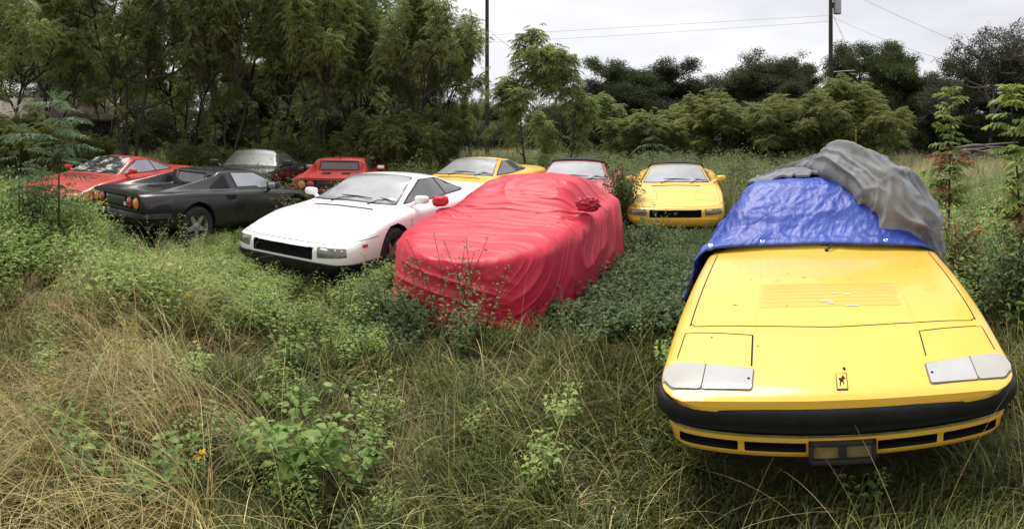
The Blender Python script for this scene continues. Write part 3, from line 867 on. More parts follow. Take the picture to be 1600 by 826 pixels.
def gt_car(label, cat, pose, mat, group=None, front=True, name='grand_touring_coupe', glass=None):
    if 'b' not in _gt:
        _gt['b'] = make_body(GT, GT_RAD, [(1.27, .33), (-1.40, .33)], [], .375)
    me, bvh = _gt['b']
    x, y, dz, yaw, pitch, roll, sc = pose
    t = thing(name, label, cat, (x, y, dz), (R_(roll), R_(pitch), R_(yaw)), sc, group)
    bme = me.copy(); link('body', bme, [mat, DARK], t)
    s = MB()
    ribbon(bvh, [(.50, .80), (1.0, .795), (1.76, .785)], 'z', .008, mirror=True, m=s)
    ribbon(bvh, [(1.74, -.785), (1.775, -.755), (1.81, -.43), (1.835, 0), (1.81, .43), (1.775, .755), (1.74, .785)], 'z', .007, m=s)
    if front:
        ribbon(bvh, [(2.105, -.425), (1.885, -.435)], 'z', .009, m=s)
        ribbon(bvh, [(1.885, -.435), (1.825, -.80)], 'z', .006, m=s)
        ribbon(bvh, [(1.825, -.80), (2.02, -.805)], 'z', .006, m=s)
        ribbon(bvh, [(2.07, .43), (1.885, .435), (1.825, .80), (2.02, .81)], 'z', .007, m=s)
        h = MB()
        ribbon(bvh, [(1.95, -.425), (1.25, -.43), (.5, -.47)], 'z', .003, m=h)
        ribbon(bvh, [(1.93, .425), (1.25, .43), (.5, .47)], 'z', .003, m=h)
        h.build('bonnet_crease', YEL_OLD, t, angle=None)
    ribbon(bvh, [(.42, .84), (.46, .5), (.42, .25)], 'y', .008, mirror=True, m=s)
    ribbon(bvh, [(-.85, .86), (-.9, .5), (-.8, .25), (.4, .24)], 'y', .008, mirror=True, m=s)
    seams(t, s)
    g = glass or GLASS_D
    patch(bvh, [(-.09, -.50), (-.09, .50), (.37, .66), (.385, 0), (.37, -.66)], 'z', 1, .006, .06, rnd=.04).build('windscreen', g, t)
    for sd in (1, -1):
        patch(bvh, [(.26, .925), (-.10, 1.19), (-.62, 1.20), (-.70, .93)], 'y', sd, .006, .05, rnd=.03).build('side_window', g, t)
        patch(bvh, [(-.68, 1.19), (-1.02, 1.08), (-1.15, .95), (-.76, .93)], 'y', sd, .006, .05, rnd=.03).build('quarter_window', g, t)
    for sx in (1.27, -1.40):
        for sd in (1, -1): wheel(t, sx, sd * .86, .32, .32)
    if not front:
        for sd in (1, -1): mirror_part(t, .25, sd * .93, .99, TRIM, 1.0, True)
        patch(bvh, [(-.6, .50), (.6, .50), (.6, .45), (-.6, .45)], 'x', 1, .01, .05).build('front_bumper', RUBBER, t)
        return t
    # nose: worn decal panel with louvres
    v = patch(bvh, [(1.27, -.42), (1.27, .40), (1.62, .385), (1.62, -.42)], 'z', 1, .0015, .08, rnd=.01, thick=.003).build('bonnet_louvre_panel', YEL_OLD, t)
    l = MB()
    for k in range(6):
        ribbon(bvh, [(1.31 + k * .05, -.405), (1.31 + k * .05, .385)], 'z', .003, off=.0022, m=l)
    l.build('louvre', YEL_OLD, v, angle=None)
    rr = random.Random(5)
    for k in range(9):
        wm = MB()
        a, b = 1.30 + rr.random() * .42, rr.choice([-.05, .05, .33, .36, .37, -.02]) + rr.uniform(-.1, .04)
        ribbon(bvh, [(a, b), (a + rr.uniform(-.004, .004), b + rr.uniform(.02, .07))], 'z', rr.uniform(.004, .012), off=.006, m=wm)
        wm.build('worn_paint_mark', SHEET, v, angle=None)
    GRIME = plain('grime', (.16, .11, .04), .8)
    for k in range(12):
        dm = MB()
        a, b = rr.uniform(.55, 2.0), rr.uniform(-.7, .7)
        if rr.random() < .35: a, b = rr.uniform(1.0, 1.25), rr.uniform(-.45, -.2)
        ribbon(bvh, [(a, b), (a + rr.uniform(-.01, .01), b + rr.uniform(.006, .028))], 'z', rr.uniform(.003, .010), off=.0025, m=dm)
        dm.build('dirt_speck', GRIME, t, angle=None)
    SEAL = plain('lamp seal', (.16, .14, .11), .6)
    # turn and side lamps: two-part ribbed clear lenses
    lens = plain('ribbed clear lens', (.47, .47, .47), .12, coat=1.0, var=.06, scale=8)
    nt = lens.node_tree; b = nt.nodes['Principled BSDF']
    wv = nt.nodes.new('ShaderNodeTexWave'); wv.inputs['Scale'].default_value = 38; wv.bands_direction = 'Y'
    tcc = nt.nodes.new('ShaderNodeTexCoord'); nt.links.new(tcc.outputs['Object'], wv.inputs['Vector'])
    bp = nt.nodes.new('ShaderNodeBump'); bp.inputs['Strength'].default_value = .25; bp.inputs['Distance'].default_value = .003
    nt.links.new(wv.outputs['Fac'], bp.inputs['Height']); nt.links.new(bp.outputs['Normal'], b.inputs['Normal'])
    lens2 = plain('frosted clear lens', (.43, .42, .38), .2, coat=.8, var=.06, scale=6)
    for sd in (1, -1):
        base = patch(bvh, [(2.052, sd * .80), (2.065, sd * .848), (2.11, sd * .862), (2.17, sd * .85), (2.243, sd * .79), (2.258, sd * .408), (2.122, sd * .408), (2.085, sd * .65)], 'z', 1, .002, .03, rnd=.02).build('front_lamp', SEAL, t)
        patch(bvh, [(2.090, sd * .650), (2.060, sd * .80), (2.072, sd * .842), (2.11, sd * .855), (2.165, sd * .842), (2.236, sd * .785), (2.245, sd * .650)], 'z', 1, .008, .03, rnd=.02).build('lens', lens2, base)
        patch(bvh, [(2.093, sd * .644), (2.13, sd * .415), (2.250, sd * .415), (2.246, sd * .644)], 'z', 1, .008, .03, rnd=.012).build('lens', lens, base)
        sc_ = MB().lathe([(0, .0), (.006, .0), (.007, -.01)], 10, 'z'); o = sc_.build('screw', DARK, base)
        h = cast(bvh, 'z', 2.19, sd * .432)
        if h: o.location = h[0] + h[1] * .011
        # front wheel side marker, small
    for sd in (1, -1): patch(bvh, [(1.92, .50), (1.86, .50), (1.86, .47), (1.92, .47)], 'y', sd, .006, .03, rnd=.006).build('marker_lamp', MARKER, t)
    # emblem: chrome framed yellow shield plate with a black rearing horse
    e0 = patch(bvh, [(2.170, -.026), (2.170, .026), (2.262, .026), (2.262, -.026)], 'z', 1, .005, .02, rnd=.003).build('emblem', TRIM, t)
    patch(bvh, [(2.174, -.022), (2.174, .022), (2.258, .022), (2.258, -.022)], 'z', 1, .007, .02, rnd=.002).build('emblem_field', plain('emblem yellow', (.75, .5, .08), .3), e0)
    hs = [(-.011, -.030), (-.005, -.030), (-.004, -.012), (.001, -.008), (.006, -.026), (.010, -.024), (.007, -.002), (.012, .008), (.017, .004), (.018, .010), (.012, .018), (.008, .028), (.002, .026), (.001, .016), (-.006, .010), (-.013, .016), (-.014, .008), (-.009, -.004)]
    patch(bvh, [(2.213 - b_, a_) for a_, b_ in hs], 'z', 1, .0085, .01, rnd=0, thick=.001).build('horse', DARK, e0)
    bl = MB().tube([(2.163, .012, .648), (2.160, .020, .652)], .008, 6); bl.build('badge_debris', DARK, e0)
    # bumper wraps the nose
    path = [(1.80, .85), (1.98, .856), (2.12, .852), (2.20, .822), (2.24, .76), (2.27, .5), (2.278, 0), (2.27, -.5), (2.24, -.76), (2.20, -.822), (2.12, -.852), (1.98, -.856), (1.80, -.85)]
    prof = [(-.08, .528), (.0, .532), (.014, .531), (.026, .524), (.033, .511), (.032, .462), (.024, .448), (-.05, .444)]
    MB().add(*sweep_plan(path, prof)).build('bumper', RUBBER, t)
    path2 = [(a - .02, b_ * .985) for a, b_ in path]
    prof2 = [(-.03, .447), (.020, .447), (.010, .405), (-.06, .385)]
    MB().add(*sweep_plan(path2, prof2)).build('bumper_lip', DARK, t)
    pathc = [(1.72, .83), (2.0, .835), (2.12, .81), (2.19, .70), (2.225, .4), (2.235, 0), (2.225, -.4), (2.19, -.70), (2.12, -.81), (2.0, -.835), (1.72, -.83)]
    MB().add(*sweep_plan(pathc, [(-.10, .42), (.0, .42), (.0, .382), (-.10, .382)])).build('grille', DARK, t)
    MB().add(*sweep_plan(pathc, [(.0, .372), (.014, .374), (.016, .383), (.0, .387)])).build('chrome_strip', CHROME, t)
    sp = [(0, .37), (.012, .365), (.010, .35), (0, .33), (-.012, .285), (-.035, .262), (-.10, .258), (-.10, .37)]
    spo = mesh_np('front_spoiler', *[f for f in sweep_plan(pathc, sp)])
    cut = [box_mesh((2.02, a, .272), (2.5, a + .31, .325), .008) for a in (-.70, -.355)] + [box_mesh((2.02, a, .272), (2.5, a + .31, .325), .008) for a in (.045 + .0, .39)]
    bm = bmesh.new(); bm.from_mesh(spo); bmesh.ops.recalc_face_normals(bm, faces=bm.faces); bm.to_mesh(spo); bm.free()
    cut = []
    for sd in (1, -1):
        for a in (.165, .48):
            lo, hi = sorted((sd * a, sd * (a + .285)))
            cut.append(box_mesh((2.05, lo, .295), (2.5, hi, .345), .008))
    spo = boolean_cut(spo, cut); spo.materials.clear(); spo.set_sharp_from_angle(angle=R_(35))
    for f in spo.polygons:      # the walls of the four slots take the black material
        c_ = f.center
        if .292 < c_.z < .348 and c_.x > 2.048 and (.16 < abs(c_.y) < .452 or .475 < abs(c_.y) < .77) and f.normal.x < .55: f.material_index = 1
    sp_o = link('front_spoiler', spo, [YEL, DARK], t)
    for sd in (1, -1):
        for a in (.15, .47):
            lo, hi = sorted((sd * a, sd * (a + .31))); dk = MB()
            dk.box((2.03, lo, .28), (2.075, hi, .355))
            dk.build('duct', DARK, sp_o, smooth=False)
    # plate holder: black frame with an H of bare yellow metal behind
    MB().box((2.19, -.135, .275), (2.245, .135, .345), bev=.006).build('licence_plate_bracket', plain('olive plate', (.20, .16, .05), .5), t)
    pf = MB()
    for lo, hi in (((2.24, -.155, .258), (2.268, .155, .278)), ((2.24, -.155, .338), (2.268, .155, .358)), ((2.24, -.155, .258), (2.268, -.135, .358)), ((2.24, .135, .258), (2.268, .155, .358)), ((2.243, -.018, .27), (2.262, .018, .35))): pf.box(lo, hi, bev=.003)
    pf.build('licence_plate_frame', TRIM, t)
    wipers(t, [((.49, .02, .90), (.44, .10, .93), np.array((.02, .12, .0)))])
    return t

# ------------------------------------------------------------------ ground
def build_ground():
    # rings around the camera so that near ground is fine and the sheet still reaches the horizon
    rr = np.concatenate([[0.0], np.geomspace(0.6, 900, 150)]); na = 240
    a = np.linspace(0, 2 * np.pi, na, endpoint=False)
    X = rr[:, None] * np.sin(a); Y = rr[:, None] * np.cos(a)
    Z = ground_z(X, Y)
    V = np.stack([X, Y, Z], -1).reshape(-1, 3)
    me = mesh_np('ground', V, [grid_faces(len(rr), na, True)[:, ::-1]])
    m, n, l, b = new_mat('soil and thatch')
    z = noise_node(n, l, 1.2, 8, 0.65); z2 = noise_node(n, l, 26, 5, 0.7)
    r = ramp(n, l, z.outputs['Fac'], [(0.3, (0.045, 0.036, 0.022)), (0.5, (0.075, 0.062, 0.032)), (0.7, (0.055, 0.062, 0.025))])
    r2 = ramp(n, l, z2.outputs['Fac'], [(0.35, (0.5, 0.48, 0.42)), (0.7, (1.5, 1.4, 1.2))])
    mu = n.new('ShaderNodeMixRGB'); mu.blend_type = 'MULTIPLY'; mu.inputs['Fac'].default_value = 1
    l.new(r.outputs['Color'], mu.inputs['Color1']); l.new(r2.outputs['Color'], mu.inputs['Color2']); l.new(mu.outputs['Color'], b.inputs['Base Color'])
    b.inputs['Roughness'].default_value = 0.95
    bp = n.new('ShaderNodeBump'); bp.inputs['Strength'].default_value = 0.8; bp.inputs['Distance'].default_value = 0.03
    l.new(z2.outputs['Fac'], bp.inputs['Height']); l.new(bp.outputs['Normal'], b.inputs['Normal'])
    return tag(link('ground', me, m), kind='structure')

def ground_z(X, Y):
    X = np.asarray(X, float); Y = np.asarray(Y, float)
    r = np.hypot(X, Y)
    return 0.03 * vnoise(X * .5, Y * .5) * np.clip(r / 6, 0, 1) + 0.012 * vnoise(X * 2.1, Y * 2.1, 3)

build_ground()

# ------------------------------------------------------------------ the cars
POSE = {  # x, y, dz, yaw, pitch, roll, scale
 'white': (-1.789, 8.404, .022, -110.4, .1, -.4, 1.011),
 'ysoft': (3.375, 11.919, -.01, -106.1, 1.1, .3, .99),
 'ycoupe': (-.712, 13.134, .037, -110.8, .1, 0, 1.018),
 'rsoft': (1.372, 12.411, .022, -102.0, .1, -.7, 1.011),
 'redleft': (-8.217, 10.513, .05, -92, -.5, -.8, 1.034),
 'targa': (-5.10, 9.436, .022, 68.5, 1.2, .8, 1.011),
 'redrear': (-4.104, 14.035, .028, 99.3, -.3, .1, 1.014),
 'dark': (-5.986, 12.924, .08, -86.8, -.3, .2, 1.0),
 'gt': (2.456, 4.292, 0.0, -117.3, -.9, .1, .998),
 'cover': (.24, 7.42, 0.0, -112.5, 0, 0, .98),
}
gt_car('mustard yellow coupe nearest the camera, pop-up lamp lids, black bumper, cabin under a blue tarp', 'car', POSE['gt'], YEL)
wedge_car('white wedge-shaped coupe with black lower bumper, parked between the black targa and red cover', 'car', POSE['white'], WHITE, black_spoiler=True, tag_sticker=True)
targa_car('black targa-roofed car seen from its rear corner with round orange and red tail lamps', 'car', POSE['targa'], BLACK)
wedge_car('yellow convertible with black soft top and horse badge in its grille, facing the camera', 'car', POSE['ysoft'], YEL, soft_top=True, name='convertible')
wedge_car('yellow hardtop coupe behind the white car, only windscreen, roof and cowl showing', 'car', POSE['ycoupe'], YEL, mirrors=False)
wedge_car('red convertible with black soft top, mostly hidden behind the red fabric cover', 'car', POSE['rsoft'], RED, soft_top=True, mirrors=False, name='convertible')
wedge_car('red coupe at far left with reflection-painted windscreen, nose overgrown by bushes', 'car', POSE['redleft'], RED, screen=GLASS_T, side=GLASS_M)
targa_car('red car seen from behind with dark upright rear window and short roof aerial', 'car', POSE['redrear'], RED, detailed=False)
gt_car('dark dusty coupe under the trees, half hidden by vines behind the black targa', 'car', POSE['dark'], BLACK, front=False, glass=GLASS_V)

# ------------------------------------------------------------------ cloth
def ridge(n, p=2.0):
    return (1 - np.clip(np.abs(n) * 1.6, 0, 1)) ** p

def smoothstep(a, b, x):
    t = np.clip((x - a) / (b - a), 0, 1); return t * t * (3 - 2 * t)

def grid_normals(G):
    du = np.gradient(G, axis=0); dv = np.gradient(G, axis=1)
    N = np.cross(du, dv); return N / (np.linalg.norm(N, axis=2, keepdims=True) + 1e-9)

def cloth_mat(name, col, rough, sheen=0.0, bump_scale=140, bump=.12, spec=.4, stain=None, crinkle=0.0, coat=0.0, var=.82):
    m, n, l, b = new_mat(name)
    z = noise_node(n, l, 2.6, 7, .62)
    r = ramp(n, l, z.outputs['Fac'], [(.36, tuple(c * var for c in col)), (.5, col), (.62, stain or tuple(min(1, c * 1.1) for c in col))])
    l.new(r.outputs['Color'], b.inputs['Base Color']); b.inputs['Roughness'].default_value = rough
    b.inputs['Specular IOR Level'].default_value = spec; b.inputs['Sheen Weight'].default_value = sheen; b.inputs['Coat Weight'].default_value = coat; b.inputs['Coat Roughness'].default_value = .3
    z3 = noise_node(n, l, bump_scale, 3, .6)
    bp = n.new('ShaderNodeBump'); bp.inputs['Strength'].default_value = bump; bp.inputs['Distance'].default_value = .002
    l.new(z3.outputs['Fac'], bp.inputs['Height'])
    last = bp
    if crinkle:
        for sc_, st in ((9, 1.0), (23, .7), (55, .4)):
            t = n.new('ShaderNodeTexCoord'); zz = n.new('ShaderNodeTexNoise'); zz.inputs['Scale'].default_value = 3.1; mp_ = n.new('ShaderNodeVectorMath'); mp_.operation = 'MULTIPLY_ADD'
            l.new(t.outputs['Object'], zz.inputs['Vector'])
            mp_.inputs[1].default_value = (.25, .25, .25)
            l.new(zz.outputs['Color'], mp_.inputs[0]); l.new(t.outputs['Object'], mp_.inputs[2])
            v = n.new('ShaderNodeTexVoronoi'); v.feature = 'DISTANCE_TO_EDGE'; v.inputs['Scale'].default_value = sc_
            l.new(mp_.outputs['Vector'], v.inputs['Vector'])
            bb = n.new('ShaderNodeBump'); bb.inputs['Strength'].default_value = crinkle * st; bb.inputs['Distance'].default_value = .13 / sc_
            l.new(v.outputs['Distance'], bb.inputs['Height']); l.new(last.outputs['Normal'], bb.inputs['Normal']); last = bb
    l.new(last.outputs['Normal'], b.inputs['Normal'])
    return m

RED_CLOTH = cloth_mat('red cover fabric', (.54, .024, .050), .45, sheen=.05, var=.96, stain=(.55, .028, .056), spec=.32, bump=.08)
BLUE_CLOTH = cloth_mat('blue polyethylene tarp', (.030, .066, .36), .42, spec=.45, crinkle=.6, stain=(.038, .080, .41), coat=.0)
GREY_CLOTH = cloth_mat('grey fleece-backed cover', (.23, .24, .25), .8, sheen=.05, stain=(.12, .123, .128), bump=.25, bump_scale=60)

def red_cover():
    t = POSE['cover']
    xs_c = np.array([-2.30, -2.2, -1.7, -1.2, -.7, -.3, 0.0, .3, .62, .95, 1.3, 1.7, 2.0, 2.18, 2.27, 2.30])
    zc = np.array([.60, .88, 1.00, 1.12, 1.24, 1.27, 1.265, 1.20, 1.04, .90, .84, .775, .715, .675, .645, .56])
    zsh = np.array([.55, .82, .88, .90, .90, .89, .88, .87, .85, .82, .80, .745, .685, .645, .61, .53])
    wr = np.array([.2, .50, .52, .52, .54, .55, .56, .58, .62, .62, .60, .56, .50, .42, .25, .02])
    zr = np.array([.58, .86, .96, 1.07, 1.19, 1.22, 1.21, 1.14, 1.00, .885, .83, .77, .71, .67, .64, .555])
    nu, nv = 440, 300
    xs = np.concatenate([np.linspace(-2.30, -2.0, 20)[:-1], np.linspace(-2.0, .3, 190)[:-1], np.linspace(.3, 1.9, 250)[:-1], 2.30 - .4 * (np.linspace(1, 0, 140) ** 1.9)])
    nu = len(xs)
    T = pchip(xs_c, np.stack([zc, zsh, wr, zr], 1), xs)
    W = 1.0 * np.maximum(1 - np.abs(np.clip((xs - .1) / 2.2, -1, 1)) ** 4.2, 0) ** (1 / 2.4)
    W = W * np.where(xs < 0, 1.0 - .10 * smoothstep(-.2, -1.6, xs), 1 - .05 * smoothstep(0.5, 2.2, xs))
    rings = []
    for x, w, (c, sh, r_, z_) in zip(xs, W, T):
        wi = min(w * .78, w); r_ = min(r_, w * .62)
        P = np.array([[w * 1.02, .015], [w * 1.045, .16], [w * 1.03, sh * .62], [w * .97, sh - .02], [wi, sh + .035 * min(1, w)], [r_, max(z_, sh + .03)], [r_ * .5, c - .012], [0, c]])
        h = fillet_section(P, [0, .06, .12, .10, .07, .12, .15, 0], nf=7, ns=7)
        d = np.concatenate([[0], np.cumsum(np.linalg.norm(np.diff(h, axis=0), axis=1))])
        q = np.linspace(0, d[-1], nv // 2)
        h = np.stack([np.interp(q, d, h[:, 0]), np.interp(q, d, h[:, 1])], 1)
        rings.append(np.concatenate([np.stack([np.full(len(h), x), -h[:, 0], h[:, 1]], 1), np.stack([np.full(len(h) - 1, x), h[::-1][1:, 0], h[::-1][1:, 1]], 1)]))
    G = np.array(rings)
    N = grid_normals(G)
    if N[nu // 2, G.shape[1] // 2, 2] < 0: N = -N
    X, Y, Z = G[..., 0], G[..., 1], G[..., 2]
    zsg = np.interp(X, xs, T[:, 1])
    top = smoothstep(-.06, .05, Z - zsg + .02)
    side = 1 - top
    hood = top * smoothstep(.25, .6, X) * (1 - smoothstep(2.02, 2.2, X))
    roof = top * (1 - smoothstep(.3, .8, X))
    front = smoothstep(2.0, 2.22, X) * (1 - smoothstep(.4, .62, Z) * .7)
    # transverse tension folds over the bonnet, sagging and running together to the sides
    wx = .10 * vnoise(X * 1.3, Y * 1.1, 5) + .05 * vnoise(X * 3, Y * 2.3, 9)
    sx = X + wx + .10 * np.abs(Y) ** 1.5
    D = 0
    am = .35 + .65 * smoothstep(-.5, .6, vnoise(X * 1.2, Y * 1.1, 31))
    rf = np.random.default_rng(12)
    def cusp(d, w): return np.where(d > 0, np.exp(-np.abs(d) / (w * 1.9)), np.exp(-np.abs(d) / (w * .75)))
    for k in range(26):      # each fold is one tight line across the bonnet
        x0 = .50 + 1.55 * (k + rf.uniform(-.35, .35)) / 26; yc = rf.uniform(-.35, .35); hl = rf.uniform(.45, .95); sl = rf.normal(-.02, .07); sg = rf.uniform(.02, .14)
        amp = rf.uniform(.008, .022) * (1 if k % 3 else 1.25); w = rf.uniform(.014, .030)
        line = x0 + sl * Y + sg * (Y - yc) ** 2 + .020 * vnoise(Y * 2.2, k, 71) + .006 * vnoise(Y * 7, k, 72)
        D = D + top * amp * cusp(X - line, w) * np.exp(-(np.abs(Y - yc) / hl) ** 4) * smoothstep(.25, .5, X) * (1 - smoothstep(2.05, 2.2, X))
    for k in range(16):      # looser long folds over screen and roof
        x0 = -.9 + 1.4 * rf.random(); y0 = rf.uniform(-.7, .7); an = rf.uniform(-1.0, 1.0); cx_, sx_ = math.cos(an), math.sin(an)
        d = (X - x0) * cx_ + (Y - y0) * sx_ + .03 * vnoise(X * 2, Y * 2, 80 + k); t_ = -(X - x0) * sx_ + (Y - y0) * cx_
        D = D + top * rf.uniform(.006, .015) * cusp(d + .12 * t_ * t_, rf.uniform(.025, .055)) * np.exp(-(np.abs(t_) / rf.uniform(.2, .5)) ** 2)
    D = D + hood * am * .012 * ridge(vnoise(sx * 4.2, Y * .5, 1), 3.0)
    # roof and screen: broad swags radiating from the mirrors
    ang = np.arctan2(X - .55, np.abs(Y) - 1.05); rad_ = np.hypot(X - .55, np.abs(Y) - 1.05)
    fan = np.exp(-((rad_ - .35) / .45) ** 2)
    D = D + top * fan * (.018 * ridge(vnoise(ang * 5.0 + 3, rad_ * 1.0, np.sign(Y) * 3 + 7), 2.2)) * np.where(Y > 0, 1.0, 1.0)
    D = D + roof * (.020 * ridge(vnoise(X * 2.2 + .9 * Y + wx, Y * 1.3 - X * .7, 12), 3) + .006 * vnoise(X * 4, Y * 4, 13) + .010 * ridge(vnoise(X * 1.2 - 1.6 * Y, Y * .8 + X * 2, 14), 3))
    # hanging sides: folds run down and back
    ss = X * 1.0 + (Z - .5) * .85 + .10 * vnoise(X * 1.5, Z * 2.5, 21)
    D = D + side * (1 - front) * (.042 * ridge(vnoise(ss * 2.1 + .3 * vnoise(X * .7, Z, 77), Z * 1.1, 22 + np.sign(Y)), 2.4) + .020 * smoothstep(-.2, .5, vnoise(X * 1.1, Z, 78)) * ridge(vnoise(ss * 5.5, Z * 1.6, 25), 2.4) + .010 * ridge(vnoise(ss * 14, Z * 2, 26), 2) - .01)
    # front face: sagging swags under the nose edge plus a few hanging pleats
    fz = Z + .22 * (Y * .8) ** 2 + .12 * Y
    D = D + front * (.030 * ridge(vnoise(fz * 7 + .4 * Y, Y * 1.1, 41), 2.2) + .022 * ridge(vnoise(Y * 4 + Z * 1.5, Z * 1.5, 42), 2.4) + .008 * ridge(vnoise(fz * 17, Y * 2, 44), 2) - .005)
    # elastic hem bunches
    hem = 1 - smoothstep(.04, .24, Z)
    D = D + hem * (.035 * ridge(vnoise(Z * 14 + .5 * vnoise(X * 3, Y * 3, 51), (X - Y) * 1.8, 52), 1.6) + .03 * vnoise(X * 4, Y * 4, 53))
    G = G + N * D[..., None]
    G[..., 2] += hem * .02 * vnoise(X * 2, Y * 2, 60)
    # mirrors push the cloth out
    for (mx_, my_, mz, ax, ay, az, rd) in ((.62, -1.0, .93, .0, -.20, .03, .125), (.60, .93, .97, .04, .09, .10, .13)):
        d2 = (X - mx_) ** 2 + (Y - my_) ** 2 + ((Z - mz) * 1.0) ** 2
        f = np.exp(-(d2 / rd ** 2) ** 1.3)
        G = G + f[..., None] * np.array([ax, ay, az])
        G = G + (f * .035 * ridge(vnoise(X * 16, Y * 16, Z * 16 + my_), 1.5))[..., None] * N
    V = G.reshape(-1, 3); V[:, 2] = np.maximum(V[:, 2], 0.005)
    me = mesh_np('car_cover', V, [grid_faces(*G.shape[:2])[:, ::-1]])
    o = link('car_cover', me, RED_CLOTH)
    o.location = (t[0], t[1], t[2]); o.rotation_euler = (R_(t[5]), R_(t[4]), R_(t[3])); o.scale = (t[6],) * 3
    tag(o, 'bright red fabric cover draped to the ground over a whole car', 'car cover')
    # crumpled mirror pocket tied with a band
    g = random.Random(3); m = MB()
    u = np.linspace(0, np.pi, 40)[:, None]; v = np.linspace(0, 2 * np.pi, 80, endpoint=False)[None, :]
    x = np.sin(u) * np.cos(v); y = np.sin(u) * np.sin(v); z = np.cos(u) * np.ones_like(v)
    rr = 1 + .30 * ridge(vnoise(x * 2.3, y * 2.3, z * 4.6), 1.3) - .22 * ridge(vnoise(x * 3.1 + 9, y * 3.1, z * 3), 1.0)
    Vp = np.stack([x * rr * .07, y * rr * .13, z * rr * .075], -1).reshape(-1, 3)
    m.add(Vp, [grid_faces(40, 80, True)])
    p = m.build('mirror_pocket', cloth_mat('worn red pocket', (.46, .022, .045), .5), o, angle=None); p.location = (.66, .93, 1.02); p.rotation_euler = (0, 0, .2)
    m = MB(); V, f = pod((.075, .10, .065), 2.4, 30)
    V = V * (1 + .12 * ridge(vnoise(V[:, 0] * 14, V[:, 1] * 14, V[:, 2] * 20), 1.5))[:, None]
    m.add(V, f); p2 = m.build('mirror_pocket', RED_CLOTH, o, angle=None); p2.location = (.60, -.985, .965); p2.rotation_euler = (.15, 0, -.1)
    return o

def blue_tarp():
    t = POSE['gt']
    xs_c = np.array([-2.4, -1.9, -1.3, -.9, -.5, -.15, .10, .30, .44])
    zc = np.array([.70, .99, 1.15, 1.32, 1.40, 1.39, 1.235, 1.04, .95])
    zr = np.array([.66, .96, 1.09, 1.26, 1.355, 1.345, 1.18, 1.0, .925])
    wr = np.array([.45, .52, .55, .56, .57, .58, .64, .70, .74])
    n1 = 200; nv = 260
    rings = []
    u = np.linspace(0, 1, n1)
    xs = -2.4 + 2.84 * u
    T = pchip(xs_c, np.stack([zc, zr, wr], 1), xs)
    for x, (c, z_, r_) in zip(xs, T):
        lw = .965 * (1 - .25 * smoothstep(-2.0, -2.4, x)); fx = smoothstep(.0, .44, x)
        zl = .40 + .22 * fx; zrt = .45 + .30 * fx
        P = np.array([[-lw - .04, zl], [-lw, .62], [-.93, .86], [-r_ - .02, z_], [-r_ * .5, c - .01], [0, c], [r_ * .5, c - .01], [r_ + .0, z_], [.86, .87], [lw - .10, max(.66, zrt + .05)], [lw - .08, zrt]])
        h = fillet_section(P, [0, .1, .06, .10, .15, 0.1, .15, .10, .06, .1, 0], nf=6, ns=6)
        d = np.concatenate([[0], np.cumsum(np.linalg.norm(np.diff(h, axis=0), axis=1))])
        q = np.linspace(0, d[-1], nv)
        rings.append(np.stack([np.full(nv, x), np.interp(q, d, h[:, 0]), np.interp(q, d, h[:, 1])], 1))
    G = np.array(rings)
    # pull the left skirt forward along the wing
    X, Y, Z = G[..., 0].copy(), G[..., 1].copy(), G[..., 2].copy()
    lf = smoothstep(-.80, -.98, Y) * smoothstep(-.6, .44, X)
    G[..., 0] += lf * (.42 * smoothstep(.95, .6, Z)) + .03 * vnoise(Y * 2.5, 0, 4) * smoothstep(.1, .44, X)
    G[..., 0] -= smoothstep(.70, .95, Y) * smoothstep(.2, .44, X) * .08
    N = grid_normals(G)
    if N[n1 // 2, nv // 2, 2] < 0: N = -N
    X, Y, Z = G[..., 0], G[..., 1], G[..., 2]
    w = vnoise(X * 1.4, Y * 1.4, Z * 1.4) * .3
    def crump(f, s): return ridge(vnoise((X + w) * f, (Y - w) * f, Z * f + s), 1.8)
    amp = .25 + 1.1 * smoothstep(-.25, .5, vnoise(X * 1.6, Y * 1.6, 8)) + 1.3 * smoothstep(-.7, -.95, Y)
    lowf = smoothstep(.0, .35, X)
    D = amp * (.006 * crump(3.0, 1) + .006 * crump(6.5, 2) + .004 * crump(13, 3) + .0025 * crump(26, 4))
    D = D + (.4 + smoothstep(-.75, -.95, Y)) * .018 * ridge(vnoise((X * .8 + Z * 1.3) * 4.2, (X - Z) * 1.4, 6), 2.2) * smoothstep(-.35, -.6, Y)
    D = D + .010 * lowf * ridge(vnoise(X * 12, Y * 1.2, 7), 2)
    G = G + N * D[..., None]
    # turned-up double hem along the front
    last = G[-1]; hem = []
    for k, (dx, dz) in enumerate(((.012, .004), (.016, -.010), (.008, -.022), (-.02, -.018))):
        p = last.copy(); p[:, 0] += dx; p[:, 2] += dz; hem.append(p)
    G = np.concatenate([G, np.array(hem)])
    me = mesh_np('blue_tarp', G.reshape(-1, 3), [grid_faces(*G.shape[:2])[:, ::-1]])
    o = link('blue_tarp', me, BLUE_CLOTH)
    o.location = (t[0], t[1], t[2]); o.rotation_euler = (R_(t[5]), R_(t[4]), R_(t[3])); o.scale = (t[6],) * 3
    tag(o, 'crinkled blue plastic tarp stretched over the cabin of the nearest yellow coupe', 'tarp')
    for yy in (-.47, .48, -.86):
        j = int(np.argmin(np.abs(last[:, 1] - yy))); p = last[j] - [.028, 0, 0]
        m = MB(); m.lathe([(.008, .001), (.010, .006), (.018, .006), (.020, .001)], 20, 'z')
        g = m.build('grommet', CHROME, o, angle=None); g.location = (p[0], p[1], p[2] + .012); g.rotation_euler = (0, R_(28), 0)
    return o

red_cover()
blue_tarp()

